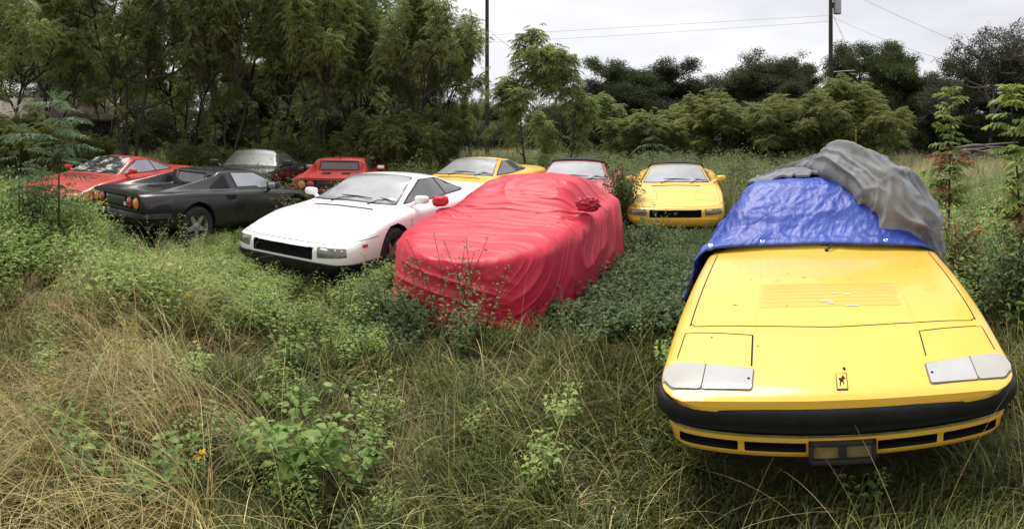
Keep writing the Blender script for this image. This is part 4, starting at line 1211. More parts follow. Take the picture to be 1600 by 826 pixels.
# ------------------------------------------------------------------ grey bundle on the tarp
def grey_cover():
    t = POSE['gt']
    o = None
    # a heavy cover thrown back on itself: rolled mass following a path over the roof and down the right side
    path = np.array([(-.55, -.56, 1.35), (-.62, -.30, 1.42), (-.55, .02, 1.48), (-.36, .26, 1.47), (-.16, .43, 1.35), (.03, .60, 1.18), (.14, .75, 1.02), (.22, .85, .90), (.30, .93, .78)])
    rad = np.array([.02, .05, .07, .13, .19, .19, .15, .08, .03])
    wid = np.array([.06, .12, .17, .30, .28, .24, .18, .11, .05])
    n = 240; d = np.concatenate([[0], np.cumsum(np.linalg.norm(np.diff(path, axis=0), axis=1))])
    s = np.linspace(0, d[-1], n)
    P = pchip(d, path, s); Rr = pchip(d, rad[:, None], s)[:, 0]; Wd = pchip(d, wid[:, None], s)[:, 0]
    T = np.gradient(P, axis=0); T /= np.linalg.norm(T, axis=1)[:, None]
    nv = 200; a = np.linspace(-np.pi, np.pi, nv, endpoint=False)
    S = np.cross(T, [0, 0, 1.0]); S /= np.linalg.norm(S, axis=1)[:, None]; U = np.cross(S, T)
    f = lambda w, p: np.sign(w) * np.abs(w) ** (2 / p)
    G = P[:, None] + S[:, None] * (Wd[:, None] * f(np.cos(a), 2.3))[..., None] + U[:, None] * (Rr[:, None] * np.where(np.sin(a) > 0, np.sin(a), .55 * np.sin(a)))[..., None]
    Gp = np.concatenate([G[:, -1:], G, G[:, :1]], 1)
    N = np.cross(np.gradient(Gp, axis=0), np.gradient(Gp, axis=1))[:, 1:-1]; N /= np.linalg.norm(N, axis=2, keepdims=True) + 1e-9
    if ((G - P[:, None]) * N).sum() < 0: N = -N
    X, Y, Z = G[..., 0], G[..., 1], G[..., 2]
    Sg = np.broadcast_to(s[:, None], X.shape); A = np.broadcast_to(np.cos(a)[None], X.shape)
    q = A * 1.5 + .5 * vnoise(Sg * 3.0, A * 1.2, 2)
    wq = .35 * vnoise(X * 2.6, Y * 2.6, Z * 2.6); D = .070 * ridge(vnoise(q * 1.5 + .5 * wq + .5 * Sg, Sg * .45, 3), 2.4) + .048 * ridge(vnoise(q * 2.6 - .8 * Sg + wq, Sg * .8, 4), 2.6) + .045 * ridge(vnoise((X + wq) * 2.6, (Y - wq) * 2.6, Z * 2.6 + 2), 2.2) + .014 * ridge(vnoise(q * 6 + wq, Sg * 1.8, 6), 2.2) + .018 * ridge(vnoise((X - wq) * 7, (Y + wq) * 7, Z * 7), 2.2)
    dd_ = A - (.35 - .25 * (Sg - .8)) - .10 * vnoise(Sg * 3, 0, 9)
    D = D + .055 * np.where(dd_ > 0, np.exp(-dd_ / .22), np.exp(dd_ / .05)) * smoothstep(.55, .8, Sg) * (np.sin(a)[None] > -.2)
    G = G + N * (D * np.clip(Rr / .12, .25, 1)[:, None])[..., None]
    for _ in range(1):
        G = .5 * G + .25 * (np.roll(G, 1, 1) + np.roll(G, -1, 1)); G[1:-1] = .5 * G[1:-1] + .25 * (G[2:] + G[:-2])
    V = G.reshape(-1, 3); V = np.concatenate([V, [P[0], P[-1]]]); j = np.arange(nv)
    fs = [grid_faces(n, nv, True), np.concatenate([np.stack([np.full(nv, n * nv), (j + 1) % nv, j], 1), np.stack([np.full(nv, n * nv + 1), (n - 1) * nv + j, (n - 1) * nv + (j + 1) % nv], 1)])]
    m = MB(); m.add(V, fs)
    # thin folded sheets lying out from the roll
    def sheet(c0, c1, c2, c3, amp, seed, th=.02):
        nu_, nv_ = 90, 60
        u = np.linspace(0, 1, nu_)[:, None, None]; v = np.linspace(0, 1, nv_)[None, :, None]
        c0, c1, c2, c3 = map(np.array, (c0, c1, c2, c3))
        g = (1 - u) * (1 - v) * c0 + u * (1 - v) * c1 + u * v * c2 + (1 - u) * v * c3
        uu, vv = np.broadcast_arrays(u[..., 0], v[..., 0])
        h = amp * (ridge(vnoise(uu * 2.0 + .6 * vv, vv * 3.5, seed), 1.5) + .5 * ridge(vnoise(uu * 5, vv * 7, seed + 1), 1.6)) + .35 * amp * vnoise(uu * 9, vv * 9, seed)
        g[..., 2] += h + .06 * np.sin(np.pi * vv) * np.sin(np.pi * uu)
        g[..., 0] += .03 * vnoise(uu * 3, vv * 5, seed + 5); g[..., 1] += .03 * vnoise(uu * 5, vv * 3, seed + 6)
        lo = g.copy(); lo[..., 2] -= th
        VV = np.concatenate([g.reshape(-1, 3), lo.reshape(-1, 3)]); k = nu_ * nv_
        F = grid_faces(nu_, nv_); m.add(VV, [F, F[:, ::-1] + k])
        b = [(i * nv_, (i + 1) * nv_) for i in range(nu_ - 1)] + [((i + 1) * nv_ + nv_ - 1, i * nv_ + nv_ - 1) for i in range(nu_ - 1)] + [(i + 1, i) for i in range(nv_ - 1)] + [((nu_ - 1) * nv_ + i, (nu_ - 1) * nv_ + i + 1) for i in range(nv_ - 1)]
        m.add(VV, [np.array([(p, q_, q_ + k, p + k) for p, q_ in b])])
    sheet((-.30, -.62, 1.34), (-.20, .15, 1.42), (-.75, .20, 1.46), (-.80, -.62, 1.30), .05, 11)
    sheet((-.15, .50, 1.26), (.33, .88, .86), (-.10, 1.0, .80), (-.65, .72, 1.15), .06, 15)
    sheet((.20, .80, .93), (.47, .99, .66), (.25, 1.04, .60), (.0, .92, .86), .04, 19)
    o = m.build('grey_car_cover', GREY_CLOTH, None, angle=None)
    o.location = (t[0], t[1], t[2]); o.rotation_euler = (R_(t[5]), R_(t[4]), R_(t[3])); o.scale = (t[6],) * 3
    return tag(o, 'bunched grey fleece cover thrown over the right side of the blue tarp', 'car cover')
grey_cover()

# ------------------------------------------------------------------ plant parts
LEAF = leafy('leaf', .22, .5, .45)
GRASS = leafy('grass blade', .3, .6, .25)
BARK = plain('bark', (.050, .040, .030), .9, var=.5, scale=9, bump=.6, bscale=40)
BARK_PALE = plain('pale bark', (.17, .155, .13), .9, var=.4, scale=9, bump=.5, bscale=30)

def unit(v): return v / (np.linalg.norm(v, axis=-1, keepdims=True) + 1e-9)

def leaves_np(P, D, L, W, rng, droop=.3, fold=.25, up=None):
    """N single leaves: base P, direction D, length L, width W. two quads each, folded on the midrib"""
    N = len(P); D = unit(D)
    upv = np.tile([0, 0, 1.0], (N, 1)) if up is None else up
    S = unit(np.cross(D, upv + rng.normal(0, .25, (N, 3)))); U = np.cross(S, D)
    L = np.broadcast_to(L, (N,))[:, None]; W = np.broadcast_to(W, (N,))[:, None]
    def at_(u, w, dz): return P + D * L * u + S * W * w + U * (W * fold * abs(w) + L * dz) + np.array([0, 0, -1.0]) * L * droop * u * u
    V = np.stack([at_(0, 0, 0), at_(.16, .34, 0), at_(.45, .50, .02), at_(.76, .24, .01), at_(1, 0, 0), at_(.76, -.24, .01), at_(.45, -.50, .02), at_(.16, -.34, 0), at_(.40, 0, .0)], 1).reshape(-1, 3)
    k = np.arange(N)[:, None] * 9
    F = np.concatenate([k + [0, 8, 1], k + [1, 8, 2], k + [2, 8, 3], k + [3, 8, 4], k + [4, 8, 5], k + [5, 8, 6], k + [6, 8, 7], k + [7, 8, 0]])
    return V, F

def leaflet_quads(P, D, S, L, W, droop):
    """thin leaflets as one quad each (diamond)"""
    L = L[:, None]; W = W[:, None]
    t = P + D * L + np.array([0, 0, -1.0]) * L * droop
    a = P + D * L * .45 + S * W * .5; b = P + D * L * .45 - S * W * .5
    V = np.stack([P, a, t, b], 1).reshape(-1, 3); k = np.arange(len(P))[:, None] * 4
    return V, k + [0, 1, 2, 3]

def jitter(base, n, rng, v=.18, hue=.10):
    base = np.array(base); c = base * (1 + rng.normal(0, v, (n, 1)))
    c = c * (1 + rng.normal(0, hue, (n, 3)) * [1, .4, .8]); return np.clip(c, .004, .95)

def fronds(O, D, L, rng, pairs=9, leaflet=.32, width=.30, sag=.55, cols=((.06, .09, .03),)):
    """pinnate leaves: O origins, D directions, L lengths. drooping rachis with paired leaflets"""
    N = len(O); D = unit(D)
    Sd = unit(np.cross(D, [0, 0, 1.0]) + rng.normal(0, .12, (N, 3)))
    ts = np.linspace(.16, 1.0, pairs)
    base_c = np.array(cols)[rng.integers(0, len(cols), N)]
    Vs, Fs, Cs = [], [], []; n0 = 0
    for i, t in enumerate(ts):
        p = O + D * (L * t)[:, None] + np.array([0, 0, -1.0]) * (sag * L * t * t)[:, None]
        dr = unit(D + np.array([0, 0, -1.0]) * (2 * sag * t))
        prof = math.sin(math.pi * min(1, .25 + .7 * t)) * .9 + .25
        for s in (1, -1):
            dd = unit(Sd * s + dr * .55 + rng.normal(0, .16, (N, 3)))
            ll = L * leaflet * prof * rng.uniform(.75, 1.15, N)
            sv = unit(np.cross(dd, [0, 0, 1.0]) + rng.normal(0, .3, (N, 3)))
            V, F = leaflet_quads(p, dd, sv, ll, ll * width, .35)
            Vs.append(V); Fs.append(F + n0); n0 += len(V)
            c = base_c * (1 + rng.normal(0, .12, (N, 1))); Cs.append(np.repeat(c, 4, 0))
    return np.concatenate(Vs), np.concatenate(Fs), np.clip(np.concatenate(Cs), .003, 1)

def grow(rng, p, d, L, r, depth, maxd, segs, tips, up=.15, spread=.7, kids=(2, 4), wob=.18, shrink=.68):
    n = 4; pts = [p.copy()]
    for k in range(n):
        d = unit(d + rng.normal(0, wob, 3) + np.array([0, 0, up]) * .5)
        p = p + d * L / n; pts.append(p.copy())
        if depth >= maxd - 1 and k >= 1: tips.append((p.copy(), unit(d + rng.normal(0, .6, 3)), depth))
        if k >= 1 and depth < maxd and rng.random() < .5:
            q = unit(d + rng.normal(0, spread, 3)); q[2] = abs(q[2]) * .6 + .1
            grow(rng, p.copy(), unit(q), L * shrink * rng.uniform(.7, 1), r * .45, depth + 1, maxd, segs, tips, up, spread, kids, wob, shrink)
    segs.append((np.array(pts), np.linspace(r, r * .6, n + 1)))
    if depth < maxd:
        for k in range(rng.integers(kids[0], kids[1] + 1)):
            q = unit(d + rng.normal(0, spread, 3)); q[2] = q[2] * .7 + up
            grow(rng, p.copy(), unit(q), L * shrink * rng.uniform(.75, 1.1), r * .6, depth + 1, maxd, segs, tips, up, spread, kids, wob, shrink)
    else:
        tips.append((p, d, depth))

def skeleton_mesh(segs, rmin=.004):
    m = MB()
    for pts, r in segs:
        m.add(*tube(pts, np.maximum(r, rmin), 5 if r[0] < .05 else 8, cap=False))
    return m.mesh('trunk', True, None)

COMPOUND = ((.27, .34, .115), (.31, .375, .125), (.22, .29, .105), (.37, .385, .11), (.24, .31, .13))
def make_compound_tree(seed, H=7.0, stems=3, maxd=4, frond_l=.42, per_tip=5, spread=.55, cols=COMPOUND, low=.12, yellow=.012, leaflet=.30, pairs=8, first=.34, sag=.5):
    rng = np.random.default_rng(seed); segs, tips = [], []
    for s in range(stems):
        a = rng.uniform(0, 6.28); lean = .12 + .30 * rng.random() if stems > 1 else .05
        d = unit(np.array([math.cos(a) * lean, math.sin(a) * lean, 1.0]))
        grow(rng, np.array([math.cos(a) * .12 * (stems > 1), math.sin(a) * .12 * (stems > 1), -.1]), d, H * first, H * .011, 0, maxd, segs, tips, up=.16, spread=spread)
    # low suckers so the foliage comes down
    for k in range(int(low * 100)):
        a = rng.uniform(0, 6.28); z = rng.uniform(.3, H * .42); rr = rng.uniform(.15, .17 * H)
        p = np.array([math.cos(a) * rr * .3, math.sin(a) * rr * .3, z]); d = unit(np.array([math.cos(a), math.sin(a), .55]))
        q = p + d * rr; segs.append((np.array([p, (p + q) / 2 + [0, 0, .05], q]), np.array([.015, .01, .006])))
        for t in (.5, .75, 1.0): tips.append((p + d * rr * t, unit(d + rng.normal(0, .5, 3)), 9))
    P = np.array([t[0] for t in tips]); D = np.array([t[1] for t in tips])
    zs = P[:, 2].max(); sc = H / zs; P = P * sc; mean = P[:, :2].mean(0) / P[:, 2].mean()
    segs = [(a * sc, r) for a, r in segs]
    P[:, :2] -= mean * P[:, 2:]; segs = [(np.concatenate([a[:, :2] - mean * a[:, 2:], a[:, 2:]], 1), r) for a, r in segs]
    N = len(P); O = np.repeat(P, per_tip, 0) + rng.normal(0, .10, (N * per_tip, 3))
    Dd = unit(np.repeat(D, per_tip, 0) * .5 + rng.normal(0, .75, (N * per_tip, 3))); Dd[:, 2] = Dd[:, 2] * .5 + .12
    L = rng.uniform(.7, 1.25, len(O)) * frond_l
    cl = list(cols)
    V, F, Cc = fronds(O, Dd, L, rng, pairs=pairs, leaflet=leaflet, cols=cl, sag=sag)
    yk = rng.random(N * per_tip) < 0
    # a few yellowing twigs
    ny = int(yellow * N)
    if ny:
        i = rng.integers(0, N, ny); Oy = np.repeat(P[i], 6, 0) + rng.normal(0, .12, (ny * 6, 3))
        V2, F2, C2 = fronds(Oy, unit(rng.normal(0, 1, (ny * 6, 3))), np.full(ny * 6, frond_l * .7), rng, pairs=pairs, leaflet=leaflet, cols=((.34, .26, .03), (.28, .22, .04)))
        F = np.concatenate([F, F2 + len(V)]); V = np.concatenate([V, V2]); Cc = np.concatenate([Cc, C2])
    print('TREE', seed, len(P), len(F), 'width', np.ptp(V[:, 0]), np.ptp(V[:, 1]))
    return skeleton_mesh(segs), mesh_np('crown', V, [F], False, Cc)

def make_clump_tree(seed, H=7, maxd=4, n_leaf=46, size=.085, clump=.42, cols=((.060, .080, .026), (.078, .098, .032), (.048, .064, .024)), spread=.8, first=.30, keep=1.0, skirt=.0, stems=1, up=.10):
    """broadleaf or juniper-like: clumps of small leaves on every twig end"""
    rng = np.random.default_rng(seed); segs, tips = [], []
    for s in range(stems):
        a = rng.uniform(0, 6.28)
        grow(rng, np.array([0, 0, -.1]), unit(np.array([math.cos(a) * .2 * (stems > 1), math.sin(a) * .2 * (stems > 1), 1.0])), H * first, H * .02, 0, maxd, segs, tips, up=up, spread=spread, kids=(3, 4), shrink=.72)
    P = np.array([t[0] for t in tips])
    if skirt:
        k = int(len(P) * skirt); a = rng.uniform(0, 6.28, k); z = rng.uniform(.02, .55, k) * P[:, 2].max(); w = np.abs(P[:, :2]).max() * .75
        P = np.concatenate([P, np.stack([np.cos(a) * w * rng.uniform(.4, 1, k), np.sin(a) * w * rng.uniform(.4, 1, k), z], 1)])
    sc = H / P[:, 2].max(); P = P * sc; segs = [(a * sc, r) for a, r in segs]; mean = P[:, :2].mean(0) / P[:, 2].mean()
    P[:, :2] -= mean * P[:, 2:]; segs = [(np.concatenate([a[:, :2] - mean * a[:, 2:], a[:, 2:]], 1), r) for a, r in segs]
    P = P[rng.random(len(P)) < keep]; N = len(P)
    cc = np.array(cols)[rng.integers(0, len(cols), N)] * (1 + rng.normal(0, .18, (N, 1)))
    off = rng.normal(0, 1, (N * n_leaf, 3)); off = unit(off) * rng.uniform(0, 1, (N * n_leaf, 1)) ** .5 * clump
    off[:, 2] *= .6
    O = np.repeat(P, n_leaf, 0) + off
    Dd = unit(off + rng.normal(0, .3, off.shape) * clump); L = rng.uniform(.6, 1.3, len(O)) * size
    Sv = unit(np.cross(Dd, rng.normal(0, 1, Dd.shape)))
    V, F = leaflet_quads(O, Dd, Sv, L, L * .62, .2)
    Cc = np.clip(np.repeat(np.repeat(cc, n_leaf, 0) * (1 + rng.normal(0, .15, (N * n_leaf, 1))), 4, 0), .003, 1)
    return skeleton_mesh(segs, .006), mesh_np('crown', V, [F], False, Cc)

TREES = {}
def tree(kind, px, r, h, label, cat='tree', name=None, rot=None, base_h=None, wide=1.0, group=None, bark=None):
    tm, cm, H = TREES[kind]
    x, y = polar(px, r); s = h / H
    t = bpy.data.objects.new(name or 'tree', None); C.objects.link(t)
    t.location = (x, y, 0); t.rotation_euler = (0, 0, rot if rot is not None else (px * 12.9898 + r) % 6.28); t.scale = (s * wide, s * wide, s)
    t['label'] = label; t['category'] = cat
    if group: t['group'] = group
    a = bpy.data.objects.new('trunk', tm); C.objects.link(a); a.parent = t
    c = bpy.data.objects.new('crown', cm); C.objects.link(c); c.parent = t
    return t

def reg(kind, pair, H, bark=BARK, leaf=LEAF):
    pair[0].materials.append(bark); pair[1].materials.append(leaf); TREES[kind] = (pair[0], pair[1], H)

reg('comp_a', make_compound_tree(1, 8.0, 3, 3, per_tip=4, frond_l=.44, spread=.36, first=.40, sag=.38), 8.0)
reg('comp_b', make_compound_tree(2, 8.0, 3, 3, per_tip=5, frond_l=.46, spread=.42, first=.40, sag=.38), 8.0)
reg('comp_c', make_compound_tree(3, 8.0, 4, 3, per_tip=4, frond_l=.42, spread=.30, first=.42, sag=.38), 8.0)
reg('comp_s', make_compound_tree(4, 4.5, 1, 2, frond_l=.50, per_tip=14, spread=.36, low=.03, yellow=.0, first=.58, sag=.55), 4.5)
OLIVE = ((.20, .235, .07), (.24, .27, .08), (.16, .20, .06), (.27, .27, .08))
reg('comp_o', make_compound_tree(6, 4.0, 4, 2, frond_l=.42, per_tip=12, spread=.6, low=.16, yellow=.03, cols=OLIVE), 4.0)
reg('comp_p', make_compound_tree(8, 4.0, 3, 2, frond_l=.42, per_tip=12, spread=.65, low=.20, yellow=.02, cols=OLIVE), 4.0)
reg('comp_u', make_compound_tree(21, 3.0, 4, 2, frond_l=.36, per_tip=9, spread=.7, low=.20, yellow=.03, cols=((.14, .18, .05), (.175, .21, .055), (.11, .15, .045), (.21, .215, .06))), 3.0)
reg('dark_a', make_clump_tree(11, 7, 4, skirt=.5), 7)
reg('dark_b', make_clump_tree(12, 7, 4, skirt=.4, spread=.9, cols=((.072, .092, .030), (.090, .110, .036), (.058, .076, .026))), 7)
reg('juniper', make_clump_tree(13, 6, 4, n_leaf=60, size=.07, clump=.40, skirt=.8, cols=((.042, .060, .022), (.056, .074, .026))), 6)
reg('bare', make_clump_tree(14, 9, 5, n_leaf=8, size=.095, clump=.26, keep=.42, spread=.75, cols=((.060, .062, .035), (.045, .05, .028)), first=.27), 9, BARK_PALE)

i0 = 0
GROVE = [  # kind, px, distance, height, wide, label
 ('comp_a', 5, 19, 8.6, 1.0, 'feathery-leaved tree at the far left edge, beside the weathered shed'),
 ('comp_c', 70, 23, 8.6, 1.1, 'thin tree in front of the weathered shed, leaves starting to yellow'),
 ('comp_b', 110, 27, 9.0, 1.1, 'leafy tree behind the far left red coupe, farther back than its neighbours'),
 ('comp_b', 205, 19, 8.4, 1.2, 'tree with a forked dark trunk rising right behind the left red coupe'),
 ('comp_a', 285, 22, 8.2, 1.1, 'tree behind the black targa, crown meeting a notch of open sky'),
 ('comp_c', 352, 18.5, 8.4, .9, 'slender upright multi-stemmed tree behind the dark dusty coupe'),
 ('comp_a', 420, 20, 8.4, 1.1, 'tall feathery tree between the dark dusty coupe and the red rear window'),
 ('comp_b', 500, 18.5, 8.0, 1.1, 'broad tree standing just behind the red car seen from the rear'),
 ('comp_c', 560, 22, 9.2, 1.0, 'tallest grove tree, to the right of the red rear-facing car'),
 ('comp_a', 640, 18.5, 6.9, 1.1, 'dense dark-stemmed tree behind the white car, with a yellowing twig'),
 ('comp_b', 688, 20.5, 6.4, .80, 'last tall tree of the grove, leaning towards the left utility pole'),
 ('comp_c', 730, 23, 3.5, .8, 'short bushy tree at the foot of the left utility pole'),
 ('comp_a', 165, 25, 7.2, 1.1, 'green tree behind the forked-trunk tree, in the second row of the grove'),
 ('comp_b', 330, 25, 6.0, 1.2, 'shorter green tree behind the slender multi-stemmed tree'),
 ('comp_a', 460, 25, 7.4, 1.2, 'green tree in the second row behind the red rear window'),
 ('comp_c', 600, 25, 7.2, 1.2, 'green tree in the second row between the two densest grove trees'),
 ('comp_u', 130, 17.0, 1.7, 1.4, 'low leafy understory tree directly above the left red coupe roof'),
 ('comp_u', 310, 17.3, 1.4, 1.5, 'low leafy understory tree between the left red coupe and the dark dusty coupe'),
 ('comp_u', 470, 17.5, 1.6, 1.5, 'low leafy understory tree between the dark dusty coupe and the red rear window'),
 ('comp_u', 600, 17.2, 2.3, 1.5, 'low leafy understory tree right of the red rear-facing car'),
 ('comp_u', 668, 18.0, 2.4, 1.4, 'low leafy understory tree left of the yellow hardtop roof'),
 ('comp_u', 20, 16.0, 2.3, 1.5, 'low leafy understory tree above the left red coupe bonnet'),
]
for k in GROVE: tree(k[0], k[1], k[2], k[3], k[5], wide=k[4] * .60, group='trees of the left grove')
BACK = [('dark_a', 20, 44, 8.8), ('dark_b', 150, 46, 8.2), ('dark_a', 262, 48, 6.2), ('juniper', 395, 46, 7.0), ('dark_b', 475, 46, 8.0), ('juniper', 560, 44, 6.4), ('dark_a', 625, 46, 7.2), ('dark_b', 690, 46, 4.6)]
BACK += [('dark_b', 742, 60, 5.0), ('dark_a', 785, 62, 4.2), ('dark_b', 860, 60, 4.6), ('dark_a', 915, 58, 4.4)]
BL = ['dark tree behind the weathered shed', 'dark tree glimpsed behind the grove above the left red coupe', 'dark background tree below the left notch of sky', 'dark evergreen filling the gap above the dark dusty coupe', 'dark background tree above the red rear-facing car', 'dark evergreen low behind the middle of the grove', 'dark background tree above the white car roof', 'small dark tree behind the last tall grove tree', 'far low tree directly behind the foot of the left utility pole', 'far low tree in the gap between the pole and the young trees', 'far low tree behind the stems of the two young trees', 'far low tree between the young trees and the round junipers']
for (kd, px, r, h), lb in list(zip(BACK, BL))[::1]: tree(kd, px, r, h, lb, wide=1.25, name='background_tree', group='dark trees behind the grove')
tree('comp_s', 826, 17.5, 4.75, 'young feathery tree with the taller crown, right of the left utility pole', wide=.85, rot=1.0, name='young_tree')
tree('comp_s', 886, 17.8, 4.1, 'young feathery tree with drooping top, left of the round dark juniper', wide=.85, rot=3.9, name='young_tree')
tree('comp_s', 850, 19.5, 2.4, 'low feathery sapling between and below the two young trees', wide=.9, rot=2.2, name='young_tree')
RIGHT = [
 ('juniper', 965, 34, 5.9, 1.15, 'round dark juniper at the left end of the right-hand tree line'),
 ('juniper', 1040, 36, 6.1, 1.2, 'round dark juniper, second from the left in the right-hand tree line'),
 ('dark_b', 1105, 40, 5.5, 1.2, 'low dark tree between the junipers and the open-crowned oak'),
 ('dark_b', 1190, 38, 7.1, 1.15, 'open-crowned dark oak left of the transformer pole'),
 ('dark_a', 1250, 42, 6.6, 1.1, 'dark tree directly left of the transformer pole'),
 ('dark_a', 1352, 38, 7.5, 1.0, 'dark oak with a narrow top just right of the transformer pole'),
 ('dark_b', 1410, 40, 6.4, 1.2, 'dark tree between the narrow-topped oak and the half-bare oak'),
 ('juniper', 1455, 36, 5.4, 1.2, 'dark thicket tree under the left side of the half-bare oak'),
 ('dark_a', 1520, 38, 5.0, 1.3, 'dark thicket tree right under the half-bare oak'),
 ('juniper', 1590, 35, 4.9, 1.4, 'dark thicket tree cut by the right edge of the picture'),
 ('dark_b', 1640, 36, 5.2, 1.3, 'dark tree mostly beyond the right edge'),
 ('comp_s', 955, 25, 3.3, 1.2, 'green feathery shrub tree in front of the round junipers'),
 ('comp_o', 1010, 24, 2.5, 1.2, 'olive feathery shrub tree above the yellow convertible'),
 ('comp_p', 1080, 26, 3.0, 1.2, 'olive feathery shrub tree above the pale building scrap'),
 ('comp_o', 1150, 25, 3.4, 1.15, 'yellowish feathery tree below the open-crowned oak'),
 ('comp_p', 1215, 24, 3.2, 1.15, 'yellowish feathery tree above the top of the blue tarp'),
 ('comp_o', 1275, 25, 4.0, 1.15, 'tallest yellowish feathery tree, around the foot of the transformer pole'),
 ('comp_p', 1335, 24, 3.1, 1.1, 'yellowish feathery tree above the grey bunched cover'),
 ('comp_s', 1385, 28, 3.0, 1.2, 'green feathery shrub beside the open straw field'),
]
for k in RIGHT: tree(k[0], k[1], k[2], k[3], k[5], wide=k[4], name='shrub_tree' if k[0].startswith('comp') else 'tree')
tree('bare', 1540, 33, 8.4, 'half-bare oak with pale branches against the sky at right', wide=1.0, rot=.6, name='oak_tree')

# ------------------------------------------------------------------ ground vegetation
PROTO = bpy.data.collections.new('plant_sources')    # not linked to the scene: only the scatters use it

def blade_mesh(name, rng, n, Lr, Wd, spread, lean, cols, seg=4, curl=1.0, lay=0.0, tipc=None):
    """n arching blades from one root"""
    N = n; a = rng.uniform(0, 2 * np.pi, N); L = rng.uniform(*Lr, N)
    base = np.stack([np.cos(a), np.sin(a), 0 * a], 1) * rng.uniform(0, spread, (N, 1))
    a2 = a + rng.normal(0, .9, N); dh = np.stack([np.cos(a2), np.sin(a2), 0 * a2], 1)
    ln = np.clip(rng.normal(lean, .18, N), .02, 1.25); sd = np.stack([-np.sin(a2), np.cos(a2), 0 * a2], 1)
    c = np.array(cols)[rng.integers(0, len(cols), N)] * (1 + rng.normal(0, .18, (N, 1)))
    V = []; Cc = []
    p = base.copy(); th = np.pi / 2 - ln * .6
    for k in range(seg + 1):
        t = k / seg; w = Wd * (1 - t ** 1.6) * .5 + Wd * .04
        V.append(p + sd * w); V.append(p - sd * w)
        ck = c if tipc is None else c * (1 - t) + np.array(tipc) * t
        Cc += [ck, ck]
        th = th - curl * ln * (1.1 / seg) * 1.4
        p = p + (dh * np.cos(th)[:, None] + np.array([0, 0, 1.0]) * np.sin(th)[:, None]) * (L / seg)[:, None]
        p[:, 2] = np.maximum(p[:, 2], .012 + .02 * lay)
    V = np.stack(V, 1); Cc = np.stack(Cc, 1); m = 2 * (seg + 1)
    F = []
    for k in range(seg): F.append(np.arange(N)[:, None] * m + np.array([2 * k, 2 * k + 1, 2 * k + 3, 2 * k + 2]))
    return V.reshape(-1, 3), np.concatenate(F), np.clip(Cc.reshape(-1, 3), .003, .95)

def weed_arrays(rng, H=.55, stems=3, pairs=8, leaf=.075, cols=((.10, .17, .05),), lean=.25, width=.6, twigs=.5, flower=None, stemc=(.10, .12, .05), droop=.35, tips_small=True):
    V, F, Cc = [], [], []; n0 = 0
    def addm(v, f, c):
        nonlocal n0
        V.append(v); F.append(f + n0); Cc.append(c); n0 += len(v)
    for s in range(stems):
        a = rng.uniform(0, 6.28); d = unit(np.array([math.cos(a) * lean, math.sin(a) * lean, 1.0])); h = H * rng.uniform(.65, 1.1)
        t = np.linspace(0, 1, 7)[:, None]; bend = np.array([math.cos(a + 1), math.sin(a + 1), 0]) * .12 * h
        P = d * h * t + bend * t * t
        tv, tf = tube(P, np.linspace(.004, .0015, 7) * (H / .55) ** .5, 4, cap=False); addm(tv, tf[0], np.tile(stemc, (len(tv), 1)))
        pp, dd, ll = [], [], []
        for k in range(pairs):
            u = (k + 1.2) / (pairs + .5); p = (d * h * u + bend * u * u); ang = a + k * 1.57 + rng.uniform(-.3, .3)
            sz = leaf * (1 - .55 * max(0, u - .35)) * rng.uniform(.75, 1.2)
            for s2 in (0, math.pi):
                dr = np.array([math.cos(ang + s2), math.sin(ang + s2), .35])
                pet = p + unit(dr) * sz * .35
                pp.append(pet); dd.append(dr); ll.append(sz)
                if rng.random() < twigs and k < pairs - 1:
                    q = p + unit(dr + [0, 0, .5]) * leaf * rng.uniform(1, 2.2)
                    for m in range(3):
                        pp.append(q + rng.normal(0, leaf * .2, 3)); dd.append(dr + rng.normal(0, .6, 3)); ll.append(sz * .6)
        for m in range(4): pp.append(P[-1]); dd.append(np.array([math.cos(m * 1.57), math.sin(m * 1.57), .9])); ll.append(leaf * .4)
        pp, dd, ll = np.array(pp), np.array(dd), np.array(ll)
        lv, lf = leaves_np(pp, dd, ll, ll * width, rng, droop=droop)
        c = np.array(cols)[rng.integers(0, len(cols), len(pp))] * (1 + rng.normal(0, .14, (len(pp), 1)))
        addm(lv, lf_pad(lf), np.repeat(c, 9, 0))
        if flower is not None and rng.random() < .8:
            fp = P[-1] + rng.normal(0, .02, (7, 3)); fv, ff = leaves_np(fp, rng.normal(0, 1, (7, 3)), np.full(7, .018), np.full(7, .014), rng)
            addm(fv, lf_pad(ff), np.tile(flower, (len(fv), 1)))
    return np.concatenate(V), np.concatenate(F), np.clip(np.concatenate(Cc), .003, .95)

def lf_pad(f):
    """triangles as degenerate-free quads are not needed: keep triangles but mark with -1"""
    return np.concatenate([f, f[:, 2:3] * 0 - 10 ** 9], 1) if f.shape[1] == 3 else f

def split_faces(F):
    if F.shape[1] == 4:
        tri = F[:, 3] < 0
        return [x for x in (F[~tri], F[tri][:, :3]) if len(x)]
    return [F]

def proto(name, V, F, Cc, mat):
    me = mesh_np(name, V, split_faces(F), False, Cc); me.materials.append(mat)
    o = bpy.data.objects.new(name, me); PROTO.objects.link(o)
    return o

